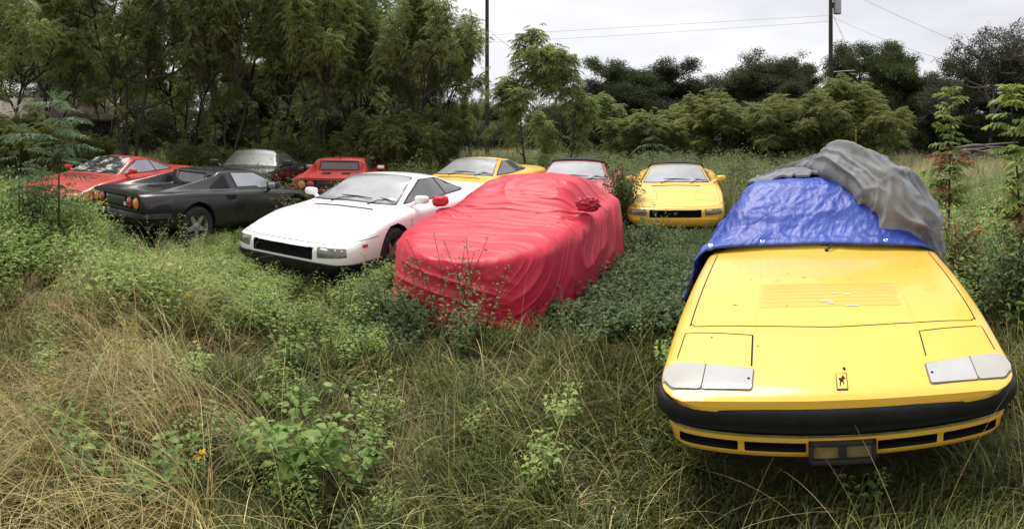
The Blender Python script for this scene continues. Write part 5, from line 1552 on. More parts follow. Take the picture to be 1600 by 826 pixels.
def scatter(name, pts, protos, mat, rng, smin=.7, smax=1.3, tilt=.15, label=None, scl=None, idx=None):
    """one 'stuff' object: points carrying plant copies (geometry nodes)"""
    n = len(pts)
    me = bpy.data.meshes.new(name); me.vertices.add(n); me.vertices.foreach_set('co', np.asarray(pts, np.float32).ravel())
    s = (rng.uniform(smin, smax, n) if scl is None else scl).astype(np.float32)
    a = me.attributes.new('scl', 'FLOAT', 'POINT'); a.data.foreach_set('value', s)
    rot = np.stack([rng.normal(0, tilt, n), rng.normal(0, tilt, n), rng.uniform(0, 6.283, n)], 1).astype(np.float32)
    a = me.attributes.new('rot', 'FLOAT_VECTOR', 'POINT'); a.data.foreach_set('vector', rot.ravel())
    ix = (rng.integers(0, len(protos), n) if idx is None else idx).astype(np.int32)
    a = me.attributes.new('idx', 'INT', 'POINT'); a.data.foreach_set('value', ix)
    o = link(name, me, mat)
    ng = bpy.data.node_groups.new(name, 'GeometryNodeTree')
    ng.interface.new_socket('Geometry', in_out='INPUT', socket_type='NodeSocketGeometry'); ng.interface.new_socket('Geometry', in_out='OUTPUT', socket_type='NodeSocketGeometry')
    N, L = ng.nodes, ng.links
    gi, go = N.new('NodeGroupInput'), N.new('NodeGroupOutput')
    iop = N.new('GeometryNodeInstanceOnPoints'); iop.inputs['Pick Instance'].default_value = True
    jg = N.new('GeometryNodeJoinGeometry')
    for p in reversed(protos):
        oi = N.new('GeometryNodeObjectInfo'); oi.inputs['Object'].default_value = p; oi.inputs['As Instance'].default_value = False
        g2 = N.new('GeometryNodeGeometryToInstance'); L.new(oi.outputs['Geometry'], g2.inputs[0]); L.new(g2.outputs[0], jg.inputs[0])
    def attr(nm, ty):
        q = N.new('GeometryNodeInputNamedAttribute'); q.data_type = ty; q.inputs['Name'].default_value = nm; return q.outputs['Attribute']
    L.new(gi.outputs[0], iop.inputs['Points']); L.new(jg.outputs[0], iop.inputs['Instance'])
    L.new(attr('idx', 'INT'), iop.inputs['Instance Index']); L.new(attr('rot', 'FLOAT_VECTOR'), iop.inputs['Rotation']); L.new(attr('scl', 'FLOAT'), iop.inputs['Scale'])
    L.new(iop.outputs[0], go.inputs[0])
    md = o.modifiers.new('scatter', 'NODES'); md.node_group = ng
    tag(o, label=label, kind='stuff')
    return o

def footprints():
    out = []
    for k, (x, y, dz, yaw, p, r, s) in POSE.items():
        hl, hw = (2.16, .90) if k != 'cover' else (2.25, .98)
        if k == 'gt': hl, hw = 2.15, .82
        if k == 'dark': hl, hw = 2.2, .85
        out.append((x, y, R_(yaw), hl * s, hw * s))
    return out
FP = footprints()

def clear_of_cars(P, grow_=0.0, skip=()):
    ok = np.ones(len(P), bool)
    for (x, y, a, hl, hw) in FP:
        dx, dy = P[:, 0] - x, P[:, 1] - y
        u = dx * math.cos(a) + dy * math.sin(a); v = -dx * math.sin(a) + dy * math.cos(a)
        ok &= ~((np.abs(u) < hl + grow_) & (np.abs(v) < hw + grow_))
    return ok

def sample(rng, n, px0, px1, r0, r1, power=1.0):
    """points evenly spread on the ground of a sector; power<1 crowds them towards the camera"""
    px = rng.uniform(px0, px1, n); u = rng.uniform(0, 1, n)
    e = 2 * power
    r = (r0 ** e + u * (r1 ** e - r0 ** e)) ** (1 / e) if power > 0 else r0 * (r1 / r0) ** u
    a = (px - 800) / F_PX; P = np.stack([r * np.sin(a), r * np.cos(a), 0 * r], 1); P[:, 2] = ground_z(P[:, 0], P[:, 1])
    return P, px, r

rg = np.random.default_rng(77)
STRAW = ((.74, .58, .25), (.84, .70, .36), (.60, .44, .18), (.56, .52, .20)); GREEN = ((.078, .104, .022), (.120, .145, .028), (.055, .074, .017), (.20, .21, .055))
THATCH = ((.18, .125, .055), (.12, .08, .036), (.32, .24, .11), (.06, .042, .022))
def blades_np(P, a, L, W, lean, curl, col, tip=None, seg=5, flat=.010):
    """one blade per root point P, heading a, length L, root width W; returns V, F, colours"""
    N = len(P); dh = np.stack([np.cos(a), np.sin(a), 0 * a], 1); sd = np.stack([-np.sin(a), np.cos(a), 0 * a], 1)
    p = P.copy(); th = np.pi / 2 - lean; V, Cc = [], []
    tip = col if tip is None else tip
    for k in range(seg + 1):
        t = k / seg; w = (W * (.5 - .46 * t ** 1.5))[:, None]
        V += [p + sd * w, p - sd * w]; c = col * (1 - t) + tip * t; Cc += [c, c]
        if k < seg:
            p = p + (dh * np.cos(th)[:, None] + np.array([0, 0, 1.0]) * np.sin(th)[:, None]) * (L / seg)[:, None]
            low = P[:, 2] + flat; p[:, 2] = np.maximum(p[:, 2], low); th = np.where(p[:, 2] <= low + 1e-6, np.maximum(th, 0), th - curl / seg)
            th = np.maximum(th, -1.35)
    V = np.stack(V, 1); Cc = np.stack(Cc, 1); m = 2 * (seg + 1); b = np.arange(N)[:, None] * m
    F = np.concatenate([b + np.array([2 * k, 2 * k + 1, 2 * k + 3, 2 * k + 2]) for k in range(seg)])
    return V.reshape(-1, 3), F, np.clip(Cc.reshape(-1, 3), .003, .95)

def pick(cols, n, rng, v=.2):
    return np.array(cols)[rng.integers(0, len(cols), n)] * (1 + rng.normal(0, v, (n, 1)))

WEEDC = ((.30, .42, .12), (.38, .49, .15), (.20, .29, .08), (.42, .47, .16))
weed_p = [proto('weed_source', *weed_arrays(rg, .48, 4, 8, .080, WEEDC, width=.48), LEAF) for _ in range(5)]
DKW = ((.12, .18, .065), (.15, .21, .08), (.09, .145, .05), (.17, .22, .10))
ivy_p = [proto('low_weed_source', *weed_arrays(rg, .26, 5, 5, .055, DKW, lean=.8), LEAF) for _ in range(4)]
FIELD = ((.25, .29, .11), (.32, .34, .15), (.20, .25, .09), (.42, .38, .20))
field_p = [proto('field_weed_source', *weed_arrays(rg, 1.0, 7, 9, .085, ((.23, .29, .11), (.29, .34, .14), (.18, .24, .09)), twigs=.6, width=.5, flower=(.35, .32, .24) if k % 2 else None), LEAF) for k in range(4)]
tall_p = [proto('field_grass_source', *blade_mesh('f', rg, 34, (.5, 1.1), .010, .14, .35, FIELD, curl=.8, seg=5), GRASS) for _ in range(3)]
tallstraw_p = [proto('field_straw_source', *blade_mesh('f', rg, 36, (.45, .95), .010, .16, .35, ((.62, .54, .32), (.70, .62, .40), (.50, .44, .24), (.38, .40, .19)), curl=.8, seg=5), GRASS) for _ in range(3)]

# --- short turf and thatch everywhere near: every blade its own root, colour and lie
P, px, r = sample(rg, 170000, -30, 1630, 2.3, 11, .5)
ok = clear_of_cars(P, -.25)
dead = smoothstep(.0, .5, vnoise(P[:, 0] * 1.3, P[:, 1] * 1.3, 1) + .35 * vnoise(P[:, 0] * 4, P[:, 1] * 4, 2) + .35 * smoothstep(1080, 980, px) * smoothstep(860, 950, px) + .25 * smoothstep(420, 150, px))
bare = smoothstep(.25, .6, vnoise(P[:, 0] * 2.6, P[:, 1] * 2.6, 8))
ok &= rg.random(len(P)) > .75 * bare
P, px, r, dead = P[ok], px[ok], r[ok], dead[ok]; n = len(P)
isd = rg.random(n) < .18 + .62 * dead
col = np.where(isd[:, None], pick(THATCH, n, rg, .3), pick(GREEN, n, rg, .28))
flow = 2.4 * np.pi * vnoise(P[:, 0] * .7, P[:, 1] * .7, 20) + rg.normal(0, 1.0, n)
L = np.where(isd, rg.uniform(.08, .30, n), rg.uniform(.07, .26, n)) * (1 + .5 * vnoise(P[:, 0] * 2, P[:, 1] * 2, 21))
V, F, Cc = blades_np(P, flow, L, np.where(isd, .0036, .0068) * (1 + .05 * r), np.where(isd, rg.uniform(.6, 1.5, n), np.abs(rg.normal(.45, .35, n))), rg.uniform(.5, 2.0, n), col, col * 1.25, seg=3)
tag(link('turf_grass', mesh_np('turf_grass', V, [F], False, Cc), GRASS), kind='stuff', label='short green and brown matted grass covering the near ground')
# --- longer lax grass lying over in swathes
P, px, r = sample(rg, 21000, 330, 1640, 2.3, 8.0, .5)
m_ = smoothstep(-.25, .25, vnoise(P[:, 0] * 1.1, P[:, 1] * 1.1, 5)) * np.where((px > 1080) & (px < 1560) & (r < 3.4), .45, 1) * np.where(px < 480, .5, 1)
ok = clear_of_cars(P, .03) & (rg.random(len(P)) < m_); P, px, r = P[ok], px[ok], r[ok]; n = len(P)
q = np.floor(P[:, :2] * 6); P[:, :2] = (q + .5 + rg.normal(0, .16, (n, 2))) / 6          # tufts share a root
flow = 3 * np.pi * vnoise(q[:, 0] * .13, q[:, 1] * .13, 22) + 1.0 * _hash3(q[:, 0].astype(np.int64), q[:, 1].astype(np.int64), 3) + rg.normal(0, .7, n)
pal = rg.random(n) < .09
col = np.where(pal[:, None], pick(STRAW, n, rg, .2) * .85, pick(GREEN + ((.17, .20, .08), (.20, .22, .11)), n, rg, .25))
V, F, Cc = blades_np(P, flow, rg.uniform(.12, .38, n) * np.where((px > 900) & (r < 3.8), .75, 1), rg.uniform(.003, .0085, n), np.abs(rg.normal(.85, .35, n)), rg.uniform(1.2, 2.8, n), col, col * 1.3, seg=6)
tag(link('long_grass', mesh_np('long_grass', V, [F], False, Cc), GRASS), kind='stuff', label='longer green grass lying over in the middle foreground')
# --- golden straw: fountains of long stems arching over, left foreground
cs = []
P, px, r = sample(rg, 560, -50, 600, 2.35, 7.4, .75)
g = smoothstep(400, 180, px + 70 * vnoise(P[:, 0], P[:, 1], 9)) * smoothstep(7.6, 5.8, r) * np.where((px > 350) & (px < 620) & (r > 4.9), .15, 1) * (.25 + .75 * smoothstep(-.3, .1, vnoise(P[:, 0] * 1.3, P[:, 1] * 1.3, 12)))
k = rg.random(len(P)) < g * .62; Pc = P[k & clear_of_cars(P, .25)]
PP, AA, LL, CC, LE = [], [], [], [], []
for c in Pc:
    nb = int(rg.integers(30, 100)); a0 = -.6 + 2.2 * float(vnoise(c[0] * .6, c[1] * .6, 31)); ln = rg.uniform(.55, 1.25)
    PP.append(c + np.concatenate([rg.normal(0, .06, (nb, 2)), np.zeros((nb, 1))], 1)); AA.append(a0 + rg.normal(0, .85, nb)); LL.append(ln * rg.uniform(.5, 1.1, nb))
    CC.append(pick(STRAW if rg.random() < .75 else STRAW[2:] + GREEN[2:], nb, rg, .2)); LE.append(np.abs(rg.normal(.35, .22, nb)))
P = np.concatenate(PP); n = len(P); col = np.concatenate(CC)
V, F, Cc = blades_np(P, np.concatenate(AA), np.concatenate(LL), rg.uniform(.0022, .0042, n), np.concatenate(LE), rg.uniform(1.2, 2.5, n), col * .62 * np.where(rg.random((n, 1)) < .2, 1.5, 1), col * np.where(rg.random((n, 1)) < .25, 1.3, .95), seg=9, flat=.03)  # root shade put into the stem colour; some tips lighter
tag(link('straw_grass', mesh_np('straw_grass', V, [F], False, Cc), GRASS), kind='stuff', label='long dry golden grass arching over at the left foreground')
# --- stray pale stems
P, px, r = sample(rg, 1300, 250, 1640, 2.3, 7, .6)
k = clear_of_cars(P, .06); P = P[k]; n = len(P); col = pick(STRAW, n, rg, .15) * 1.05
V, F, Cc = blades_np(P, rg.uniform(0, 6.28, n), rg.uniform(.25, .8, n), rg.uniform(.0018, .003, n), np.abs(rg.normal(.7, .35, n)), rg.uniform(.3, 1.6, n), col, col, seg=8, flat=.05)
tag(link('stray_stems', mesh_np('stray_stems', V, [F], False, Cc), GRASS), kind='stuff', label='stray pale grass stems across the middle foreground')
# --- leafy weeds: left middle
P, px, r = sample(rg, 5600, -60, 640, 3.6, 14, .85)
d = smoothstep(4.9, 6.0, r + 1.8 * vnoise(P[:, 0] * .9, P[:, 1] * .9, 3) - .2 * smoothstep(350, 0, px)) * smoothstep(640, 520, px + 60 * vnoise(P[:, 0], P[:, 1], 4))
k = clear_of_cars(P, -.02) & (rg.random(len(P)) < d * (.5 + .4 * smoothstep(-.35, .15, vnoise(P[:, 0] * 1.7, P[:, 1] * 1.7, 66)))) & ~((px > 330) & (px < 620) & (r < 6.1) & (r > 5.2) & (rg.random(len(P)) < .5))
sc_ = rg.uniform(.6, 1.15, len(P)) * np.where((px > 380) & (px < 640), .58, 1.0) * np.where((px > 150) & (px < 400) & (r > 6.9), .60, 1) * np.where((px > 380) & (px < 560) & (r > 5.0), .75, 1) * np.where((px > 215) & (px < 400) & (r > 6.6), .70, 1) * np.where(px < 225, 1.2, 1)
scatter('leafy_weeds', P[k], weed_p, LEAF, rg, tilt=.15, scl=sc_[k], label='bright green leafy weeds massed in front of the left cars')
P, px, r = sample(rg, 1500, 200, 660, 4.7, 7.4, .9)
d = smoothstep(4.7, 5.5, r + .7 * vnoise(P[:, 0] * 1.2, P[:, 1] * 1.2, 91)) * smoothstep(-.5, .0, vnoise(P[:, 0] * 1.5, P[:, 1] * 1.5, 92))
k = clear_of_cars(P, -.02) & (rg.random(len(P)) < d); sc_ = rg.uniform(.45, .85, len(P)) * np.where((px > 360) & (px < 560) & (r > 5.4), .75, 1)
scatter('weed_bank', P[k], weed_p, LEAF, rg, tilt=.2, scl=sc_[k], label='bank of green leafy weeds rising before the white car')
# --- low dark weeds around the red cover and between the cars
P, px, r = sample(rg, 6500, 560, 1130, 4.4, 14, .9)
d = np.maximum(smoothstep(845, 900, px) * smoothstep(4.7, 5.6, r + .6 * vnoise(P[:, 0], P[:, 1], 6)), smoothstep(700, 640, px) * smoothstep(4.6, 5.4, r)) * (.3 + .7 * smoothstep(-.4, .1, vnoise(P[:, 0] * 1.2, P[:, 1] * 1.2, 7)))
k = clear_of_cars(P, .0) & (rg.random(len(P)) < d); sc_ = rg.uniform(.7, 1.5, len(P)) * np.where((px > 950) & (r > 8), .6, 1)
scatter('low_weeds', P[k], ivy_p, LEAF, rg, tilt=.2, scl=sc_[k], label='low dark leafy ground cover beside the red cover')
P, px, r = sample(rg, 520, 60, 1050, 2.5, 6.5, .85)
k = clear_of_cars(P, .1) & (vnoise(P[:, 0] * 2.2, P[:, 1] * 2.2, 61) > .12) & (rg.random(len(P)) < np.where(px > 620, .4, 1))
scatter('small_weeds', P[k], [ivy_p[0], ivy_p[1], weed_p[0], weed_p[1]], LEAF, rg, .35, .75, .25, label='small leafy weeds scattered through the near grass')
# --- right side: mixed weeds beyond the yellow coupe
P, px, r = sample(rg, 2200, 1440, 1700, 5.2, 16, .9)
k = clear_of_cars(P, .15) & (rg.random(len(P)) < smoothstep(5.0, 7.0, r) * .8)
scatter('right_weeds', P[k], weed_p + ivy_p, LEAF, rg, .7, 1.5, .2, label='mixed green weeds to the right of the yellow coupe')
# --- everything behind the cars
P, px, r = sample(rg, 5600, -60, 1660, 9.5, 30, .7)
k = clear_of_cars(P, .1) & ~((px < 720) & (r > 21)) & (rg.random(len(P)) < np.where(r < 14.5, np.where((px > 560) & (px < 980) | (px > 1120), .75, .45), 1.0)) & ~((px > 1330) & (r > 15) & (rg.random(len(P)) < .93)) & ~((px > 120) & (px < 860) & (r < 13.5))
sc_ = rg.uniform(.55, 1.15, len(P)) * np.where(px < 560, .75, 1.0) * np.where((px > 960) & (px < 1160) & (r > 13), 1.0, .92) * np.where((px > 930) & (px < 1180) & (r < 12), .35, 1)
scatter('field_weeds', P[k], field_p, LEAF, rg, tilt=.1, scl=sc_[k], label='tall olive green weeds filling the lot behind the cars')
P, px, r = sample(rg, 8000, -60, 1700, 11, 48, .55)
pale = (px > 1420) | ((r > 17) & (px > 560))
k = clear_of_cars(P, .1) & ~((px > 120) & (px < 860) & (r < 14)) & (rg.random(len(P)) < np.where(px < 560, .3, .9))
kk = k & ~pale; scatter('field_grass', P[kk], tall_p, GRASS, rg, .6, 1.1, .12, label='tall green grass between the cars and the trees')
kk = k & pale & ((px > 1250) | (rg.random(len(P)) < .35)); scatter('field_straw', P[kk], tallstraw_p, GRASS, rg, .6, 1.1, .12, label='pale straw coloured grass of the open field at the right')

# ------------------------------------------------------------------ plants one can tell apart
def plant(name, label, px, r, V, F, Cc, cat='plant', mat=LEAF, rot=0.0, s=1.0, group=None):
    x, y = polar(px, r)
    me = mesh_np(name, V, split_faces(F), False, Cc)
    o = link(name, me, mat); o.location = (x, y, float(ground_z(x, y))); o.rotation_euler = (0, 0, rot); o.scale = (s, s, s)
    tag(o, label, cat, group); return o

rp = np.random.default_rng(501)
BROAD = ((.20, .31, .085), (.25, .36, .11), (.16, .26, .07), (.29, .36, .10))
for px, r, h, lf, st, lb in [
    (462, 2.95, .46, .105, 7, 'broad-leaved pale green weed, the largest one in the near grass'),
    (548, 2.95, .28, .07, 3, 'small broad-leaved weed just right of the largest foreground plant'),
    (395, 3.15, .34, .07, 4, 'broad-leaved weed just left of the largest foreground plant'),
    (232, 2.80, .34, .085, 7, 'broad-leaved weed growing through the nearest straw, beside a yellow leaf'),
    (130, 2.95, .40, .085, 6, 'leafy weed growing low through the nearest straw, leftmost of its kind'),
    (455, 4.4, .34, .07, 5, 'leafy weed in the straw between the foreground plant and the white car'),
    (1350, 2.78, .20, .05, 3, 'small weed in the grass below the yellow car plate')]:
    V, F, Cc = weed_arrays(rp, h, st, 7, lf, BROAD, lean=.45, width=.72, twigs=.4, droop=.25)
    plant('broadleaf_weed', lb, px, r, V, F, Cc, group=None)
NET = ((.17, .24, .10), (.22, .29, .13), (.13, .19, .07), (.25, .27, .12))
for px, r, h, st, lb in [
    (700, 4.95, .86, 6, 'tall thin-stemmed weed with heart-shaped leaves in front of the red cover'),
    (752, 5.0, .92, 4, 'tallest thin weed stalk rising before the red cover'),
    (655, 5.0, .66, 6, 'bushy weed at the left front corner of the red cover'),
    (610, 5.35, .66, 7, 'dark leafy bush between the white car and the red cover'),
    (575, 5.6, .55, 7, 'leafy bush against the front wheel of the white car'),
    (722, 4.75, .50, 6, 'dense weed clump at the foot of the red cover'),
    (872, 5.5, .34, 4, 'short weed sprig by the right hem of the red cover'),
    (537, 5.75, .58, 2, 'single leafy stalk standing before the white bonnet'),
    (297, 7.6, .80, 3, 'tall weed stalk beside the rear wheel of the black targa'),
    (232, 7.7, .68, 5, 'weed clump before the tail lamps of the black targa'),
    (262, 7.7, .55, 5, 'weed clump below the side of the black targa'),
    (180, 8.3, .72, 7, 'leafy bush at the rear bumper of the black targa'),
    (455, 9.2, .95, 6, 'weed growing between the targa nose and the white car'),
    (1028, 9.3, .80, 3, 'thin weed stalk crossing the left of the yellow convertible bonnet'),
    (1062, 9.2, .62, 3, 'bent weed stalk before the grille of the yellow convertible')]:
    V, F, Cc = weed_arrays(rp, h, st, 10, .052, NET, lean=.32, width=.7, twigs=.75)
    plant('leafy_weed', lb, px, r, V, F, Cc)
def bush(name, label, px, r, h, w, cols, n=900, leaf=.06, stemn=9, cat='bush', red=None):
    parts_V, parts_F, parts_C = [], [], []; n0 = 0
    for k in range(stemn):
        a = rp.uniform(0, 6.28); q = rp.uniform(.1, 1) * w
        top = np.array([math.cos(a) * q, math.sin(a) * q, h * (1 - .35 * (q / w) ** 2) * rp.uniform(.8, 1.05)])
        t = np.linspace(0, 1, 6)[:, None]; path = top * t * [1, 1, 1] + np.array([0, 0, .1]) * np.sin(np.pi * t)
        V, f = tube(path, np.linspace(.010, .003, 6), 4, cap=False); parts_V.append(V); parts_F.append(f[0] + n0); parts_C.append(np.tile((.09, .075, .05), (len(V), 1))); n0 += len(V)
        m = n // stemn; u = rp.uniform(.12, 1, m)[:, None]; P = top * u + rp.normal(0, 1, (m, 3)) * w * .17
        P[:, 2] = np.abs(P[:, 2]); V, f = leaves_np(P, rp.normal(0, 1, (m, 3)) + [0, 0, .4], rp.uniform(.6, 1.3, m) * leaf, rp.uniform(.6, 1.3, m) * leaf * .6, rp)
        c = pick(cols, m, rp, .18)
        if red is not None:
            rr = (rp.random(m) < .25); c[rr] = pick(red, rr.sum(), rp)
        parts_V.append(V); parts_F.append(lf_pad(f) + np.where(lf_pad(f) < 0, 0, n0)); parts_C.append(np.repeat(c, 9, 0)); n0 += len(V)
    return plant(name, label, px, r, np.concatenate(parts_V), np.concatenate(parts_F), np.clip(np.concatenate(parts_C), .003, 1), cat)
bush('vine_bush', 'dark vine-grown bush between the red and the yellow convertibles', 968, 10.6, 1.30, .42, DKW, 2600, .06, 14, red=((.16, .07, .035), (.12, .06, .03)))
bush('bush', 'dark leafy bush low beside the right flank of the red cover', 1000, 8.4, .50, .6, DKW, 1500, .055, 10)
bush('vine', 'leafy vine climbing the windscreen of the dark dusty coupe', 412, 10.9, 1.30, .40, NET, 1100, .05, 9)
bush('vine', 'second leafy vine growing over the bonnet of the dark dusty coupe', 375, 10.9, 1.22, .35, NET, 700, .045, 8)
bush('bush', 'bush filling the gap between the dark coupe and the red rear-facing car', 452, 11.3, .95, .45, NET, 1200, .05, 9)
bush('bush', 'leafy bush hiding the tail of the red rear-facing car', 520, 11.9, .74, .50, NET, 1400, .05, 9)
bush('bush', 'large mixed bush hiding the nose of the left red coupe', 62, 8.6, 1.20, .75, NET, 3000, .055, 14)
bush('bush', 'low green bush before the headlamps of the left red coupe', 120, 8.6, .95, .55, WEEDC, 2200, .055, 12)
bush('bush', 'leafy bush at the left edge beside the red coupe', 5, 8.3, 1.15, .7, WEEDC, 2400, .055, 12)
bush('bush', 'tall weedy bush behind the yellow convertible, at its right', 1165, 14.5, 1.25, .9, ((.16, .20, .075), (.21, .24, .10)), 2600, .07, 14)
bush('bush', 'leafy bush right of the grey bunched cover', 1500, 6.4, .95, .55, NET, 2400, .05, 12, red=((.30, .05, .03),))
bush('bush', 'leafy bush at the right edge beside the yellow bonnet', 1585, 5.6, .95, .55, NET, 2600, .05, 12)
bush('bush', 'green bush behind the white car and left of the yellow hardtop', 655, 15.5, 1.05, .7, ((.16, .20, .075), (.21, .24, .10)), 2000, .07, 12)

def frond_sapling(label, px, r, h, cols, fl, levels, name='sapling', red=None, lean=(0, 0), flat=False, taper=True, seed=1, leaflet=.30, start=.2, sag=.35, pairs=11, wd=.24):
    rs = np.random.default_rng(seed)
    x, y = polar(px, r); t = thing(name, label, 'sapling', (x, y, 0), (0, 0, 0))
    path = np.array([[lean[0] * u * u, lean[1] * u * u, h * u] for u in np.linspace(0, 1, 8)])
    m = MB(); m.tube(path, np.linspace(.018, .006, 8), 6); 
    O, D, L, K = [], [], [], []
    for k in range(levels):
        u = start + (1 - start) * k / (levels - 1); p = np.array([lean[0] * u * u, lean[1] * u * u, h * u])
        for q in range(4 if not flat else 5):
            a = k * 2.4 + q * 1.57 + rs.uniform(-.9, .9)
            O.append(p + rs.normal(0, .015, 3) + [0, 0, rs.normal(0, .03)]); D.append([math.cos(a), math.sin(a), .15 if flat else rs.uniform(.2, 1.1)]); L.append(fl * (1 - .45 * u if taper else 1) * rs.uniform(.5, 1.2)); K.append(u)
    for q in range(7): O.append(path[-1]); D.append([math.cos(q), math.sin(q), 1.6]); L.append(fl * .5); K.append(1)
    O, D, L = np.array(O), np.array(D, float), np.array(L)
    V, F, Cc = fronds(O, D, L, rs, pairs=pairs, leaflet=leaflet, width=wd, sag=sag, cols=cols)
    m.build('stem', BARK, t, angle=None)
    link('foliage', mesh_np('foliage', V, [F], False, Cc), LEAF, t)
    if red is not None:
        O2 = np.array([[lean[0] * u * u + rs.normal(0, .09), lean[1] * u * u + rs.normal(0, .09), h * u] for u in rs.uniform(red[0], red[1], 16)])
        V, F, Cc = fronds(O2, rs.normal(0, 1, (16, 3)) + [0, 0, -.2], np.full(16, fl * .55), rs, pairs=8, leaflet=.34, width=.34, sag=.5, cols=((.26, .05, .035), (.22, .06, .03), (.20, .12, .04)))
        link('red_leaves', mesh_np('red_leaves', V, [F], False, Cc), LEAF, t)
    return t
LIME = ((.33, .42, .12), (.40, .48, .16), (.27, .36, .10))
frond_sapling('feathery sapling with red lower leaves, standing right of the grey bunched cover', 1482, 7.0, 2.22, LIME, .42, 15, red=(.42, .72), lean=(.10, .05), seed=2, start=.42, leaflet=.42, wd=.30)
frond_sapling('feathery sapling leaning in at the right edge of the picture', 1598, 5.6, 2.12, LIME, .44, 14, red=(.30, .62), lean=(-.12, .05), seed=3, start=.40, leaflet=.42, wd=.30)
FERN = ((.13, .21, .10), (.16, .25, .12), (.11, .18, .085))
frond_sapling('ferny young tree with flat layered fronds before the left red coupe', 92, 8.1, 2.15, FERN, .66, 8, seed=4, flat=True, start=.38, leaflet=.17, sag=.25, pairs=20, taper=False)
frond_sapling('smaller ferny sapling left of the flat-layered young tree', 30, 8.6, 1.75, FERN, .60, 6, seed=6, flat=True, start=.3, leaflet=.17, sag=.3, pairs=20, taper=False)
frond_sapling('low feathery sapling behind the yellow convertible roof', 1020, 19, 2.15, ((.14, .20, .08), (.17, .23, .09)), .95, 6, seed=7, flat=True, start=.4, leaflet=.22, sag=.5)
# fallen yellow leaves and small flowers in the straw
for px, r, z, lb in ((292, 4.95, .42, 'small yellow flower standing in the left straw'), (312, 2.85, .25, 'yellow leaf standing out in the nearest straw')):
    V, F = leaves_np(np.tile([0, 0, z], (9, 1)) + rp.normal(0, .012, (9, 3)), rp.normal(0, 1, (9, 3)) + [0, 0, .8], np.full(9, .03), np.full(9, .02), rp)
    tv, tf = tube(np.array([[0, 0, 0], [.01, 0, z * .5], [0, 0, z]]), [.003, .002, .002], 4, cap=False)
    plant('wildflower', lb, px, r, np.concatenate([V, tv]), np.concatenate([lf_pad(F), tf[0] + len(V)]), np.concatenate([np.tile((.75, .50, .03), (len(V), 1)), np.tile((.12, .16, .06), (len(tv), 1))]), 'flower')

# ------------------------------------------------------------------ poles and wires
WOOD = plain('weathered pole wood', (.045, .035, .028), .9, var=.4, scale=6, bump=.4)
GREYMETAL = plain('grey painted steel', (.42, .43, .44), .45, .2)
def mast(label, px, r, h, rad):
    x, y = polar(px, r); t = thing('utility_pole', label, 'utility pole', (x, y, 0))
    MB().tube([(0, 0, -.2), (0, 0, h)], [rad, rad * .75], 14).build('shaft', WOOD, t); return t
p1_ = mast('plain wooden utility pole standing left of the two young trees', 761, 34, 11.5, .13)
MB().box((-.9, -.06, 10.6), (.9, .06, 10.75), bev=.01).build('crossarm', WOOD, p1_)
p2_ = mast('wooden utility pole with a grey transformer drum, above the grey bunched cover', 1298, 33, 11.5, .14)
m = MB(); m.lathe([(0, .0), (.22, .0), (.23, .03), (.23, .80), (.25, .82), (.25, .86), (.12, .93), (0, .93)], 24, 'z')
tr = m.build('transformer', GREYMETAL, p2_); tr.location = (.42, 0, 8.35)
MB().box((-.42, -.04, .3), (-.2, .04, .6)).build('bracket', WOOD, tr)
for k in (-1, 1):
    b_ = MB(); b_.lathe([(0, 0), (.04, 0), (.03, .06), (.045, .08), (.03, .12), (.02, .22), (0, .22)], 12, 'z'); o = b_.build('bushing', GREYMETAL, tr); o.location = (.1 * k, 0, .93)
MB().box((-1.1, -.06, 10.5), (1.1, .06, 10.66), bev=.01).build('crossarm', WOOD, p2_)
MB().tube([(.15, -.02, 5.1), (1.55, -.1, 5.25)], [.03, .025], 8).build('service_arm', GREYMETAL, p2_)
MB().tube([(.16, -.02, 8.2), (1.0, -.1, 6.6), (1.5, -.1, 5.25)], .012, 5).build('service_drop', TRIM, p2_)
WIRE = plain('wire', (.10, .10, .11), .6)
def wire(label, a, b, sag, rad=.0065):
    a, b = np.array(a, float), np.array(b, float); t = np.linspace(0, 1, 28)[:, None]
    P = a + (b - a) * t; P[:, 2] -= sag * 4 * (t[:, 0] * (1 - t[:, 0]))
    o = MB().tube(P, rad, 5).build('power_line', WIRE, None, angle=None); tag(o, label, 'wire', 'power lines over the lot')
def at(px, r, y): x, yy = polar(px, r); return (x, yy, height_px(y, r))
wire('upper power line between the two utility poles', at(761, 34, 55), at(1298, 33, 24), .25)
wire('lower power line between the two utility poles', at(761, 34, 66), at(1298, 33, 33), .3)
wire('power line dropping from the transformer pole towards the half-bare oak', at(1304, 33, 28), at(1470, 30, 92), .15)
wire('upper faint power line leaving the picture top right of the transformer', at(1330, 34, -10), at(1520, 34, 75), .1, .008)
wire('short guy wire slanting right from the left utility pole', at(761, 34, 45), at(800, 26, 75), .05, .009)
# thin yellow stake in the field
x, y = polar(1337, 17)
MB().tube([(0, 0, 0), (.01, 0, 1.95)], [.010, .008], 6).build('marker_stake', plain('yellow stake paint', (.55, .34, .06), .5), None)
o = bpy.data.objects['marker_stake']; o.location = (x, y, 0); tag(o, 'thin ochre stake upright in the field behind the grey bunched cover', 'stake')

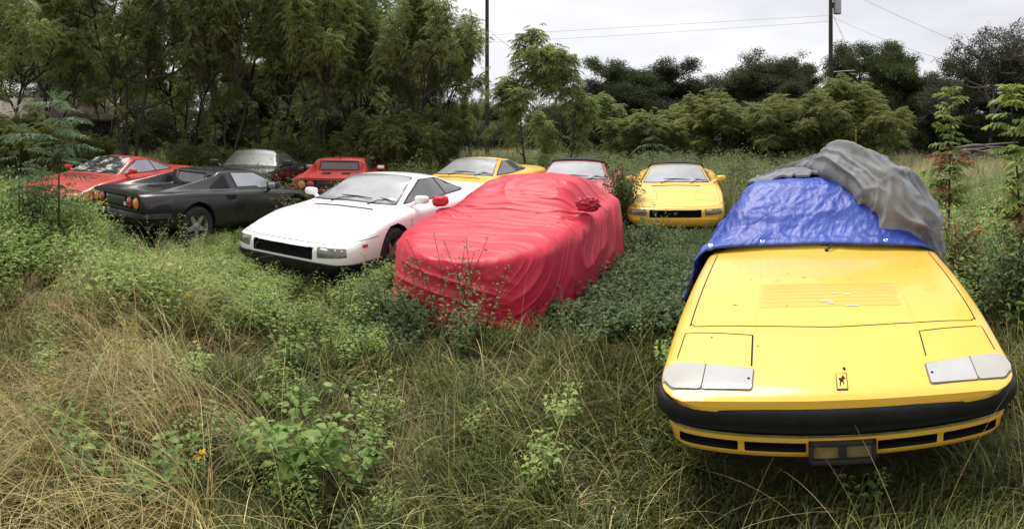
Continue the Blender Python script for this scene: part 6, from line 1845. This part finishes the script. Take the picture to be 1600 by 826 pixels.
# ------------------------------------------------------------------ shed at the far left, pale wall scraps, log pile
PLANK = plain('grey weathered planks', (.055, .045, .038), .9, var=.4, scale=5, bump=.4, bscale=20)
ROOFM = plain('rusty tin roof', (.13, .095, .07), .6, .3, var=.3, scale=3)
x, y = polar(18, 27.5); sh = thing('shed', 'weathered plank shed glimpsed through the trees at the far left', 'shed', (x, y, 0), (0, 0, R_(38)))
m = MB()
rs = random.Random(8)
for k in range(46):
    u = -4.6 + k * .2; m.box((u, -1.6 + rs.uniform(-.01, .01), 0), (u + .19, -1.57, 2.35 + rs.uniform(-.02, .02)))
m.box((-4.6, -1.55, 0), (4.6, 2.2, 2.3)); m.build('wall', PLANK, sh, smooth=False)
bm = bmesh.new(); vs = [bm.verts.new(c) for c in ((-5, -2.1, 2.3), (5, -2.1, 2.3), (5, .3, 3.35), (-5, .3, 3.35), (5, 2.7, 2.3), (-5, 2.7, 2.3), (-5, -2.1, 2.22), (5, -2.1, 2.22), (5, .3, 3.25), (-5, .3, 3.25), (5, 2.7, 2.22), (-5, 2.7, 2.22))]
for f in ((0, 1, 2, 3), (3, 2, 4, 5), (7, 6, 9, 8), (8, 9, 11, 10), (0, 6, 7, 1), (5, 4, 10, 11), (0, 3, 9, 6), (3, 5, 11, 9), (1, 7, 8, 2), (2, 8, 10, 4)): bm.faces.new([vs[i] for i in f])
MB().bm(bm).build('roof', ROOFM, sh, smooth=False)
MB().box((1.2, -1.64, .0), (2.1, -1.60, 1.95)).build('door', plain('dull red boards', (.16, .05, .04), .8), sh, smooth=False)
MB().box((-2.2, -1.64, 1.0), (-1.2, -1.60, 1.7)).build('window', GLASS_D, sh, smooth=False)
PALE = plain('pale siding', (.30, .30, .31), .7, var=.1)
x, y = polar(1112, 30); hs_ = thing('outbuilding', 'small white outbuilding showing in gaps behind the feathery trees', 'building', (x, y, 0), (0, 0, R_(-18)))
MB().box((-1.5, -.9, 0), (.55, .9, 1.75)).build('wall', PALE, hs_, smooth=False)
MB().box((-1.6, -1.0, 1.75), (.65, 1.0, 1.85)).build('roof', ROOFM, hs_, smooth=False)
MB().box((-.55, -.93, .1), (.1, -.903, 1.6)).build('door', PLANK, hs_, smooth=False)
x, y = polar(1525, 27)
for k in range(16):
    a = rs.uniform(-.5, .5); L = rs.uniform(1.2, 3.2); cx, cy, cz = rs.uniform(-1.4, 1.4), rs.uniform(-.6, .6), .12 + .06 * k
    p = np.array([[-L / 2, 0, -rs.uniform(-.2, .25)], [0, rs.uniform(-.1, .1), rs.uniform(.0, .15)], [L / 2, 0, rs.uniform(-.15, .2)]])
    o = MB().tube(p, [rs.uniform(.03, .09), rs.uniform(.03, .08), .025], 7).build('dead_branch', BARK_PALE, None, angle=None)
    o.location = (x + cx, y + cy, cz + .15); o.rotation_euler = (0, rs.uniform(-.2, .2), a)
    tag(o, 'bare dead branch tangled in the brush pile under the half-bare oak', 'branch', 'brush pile branches')
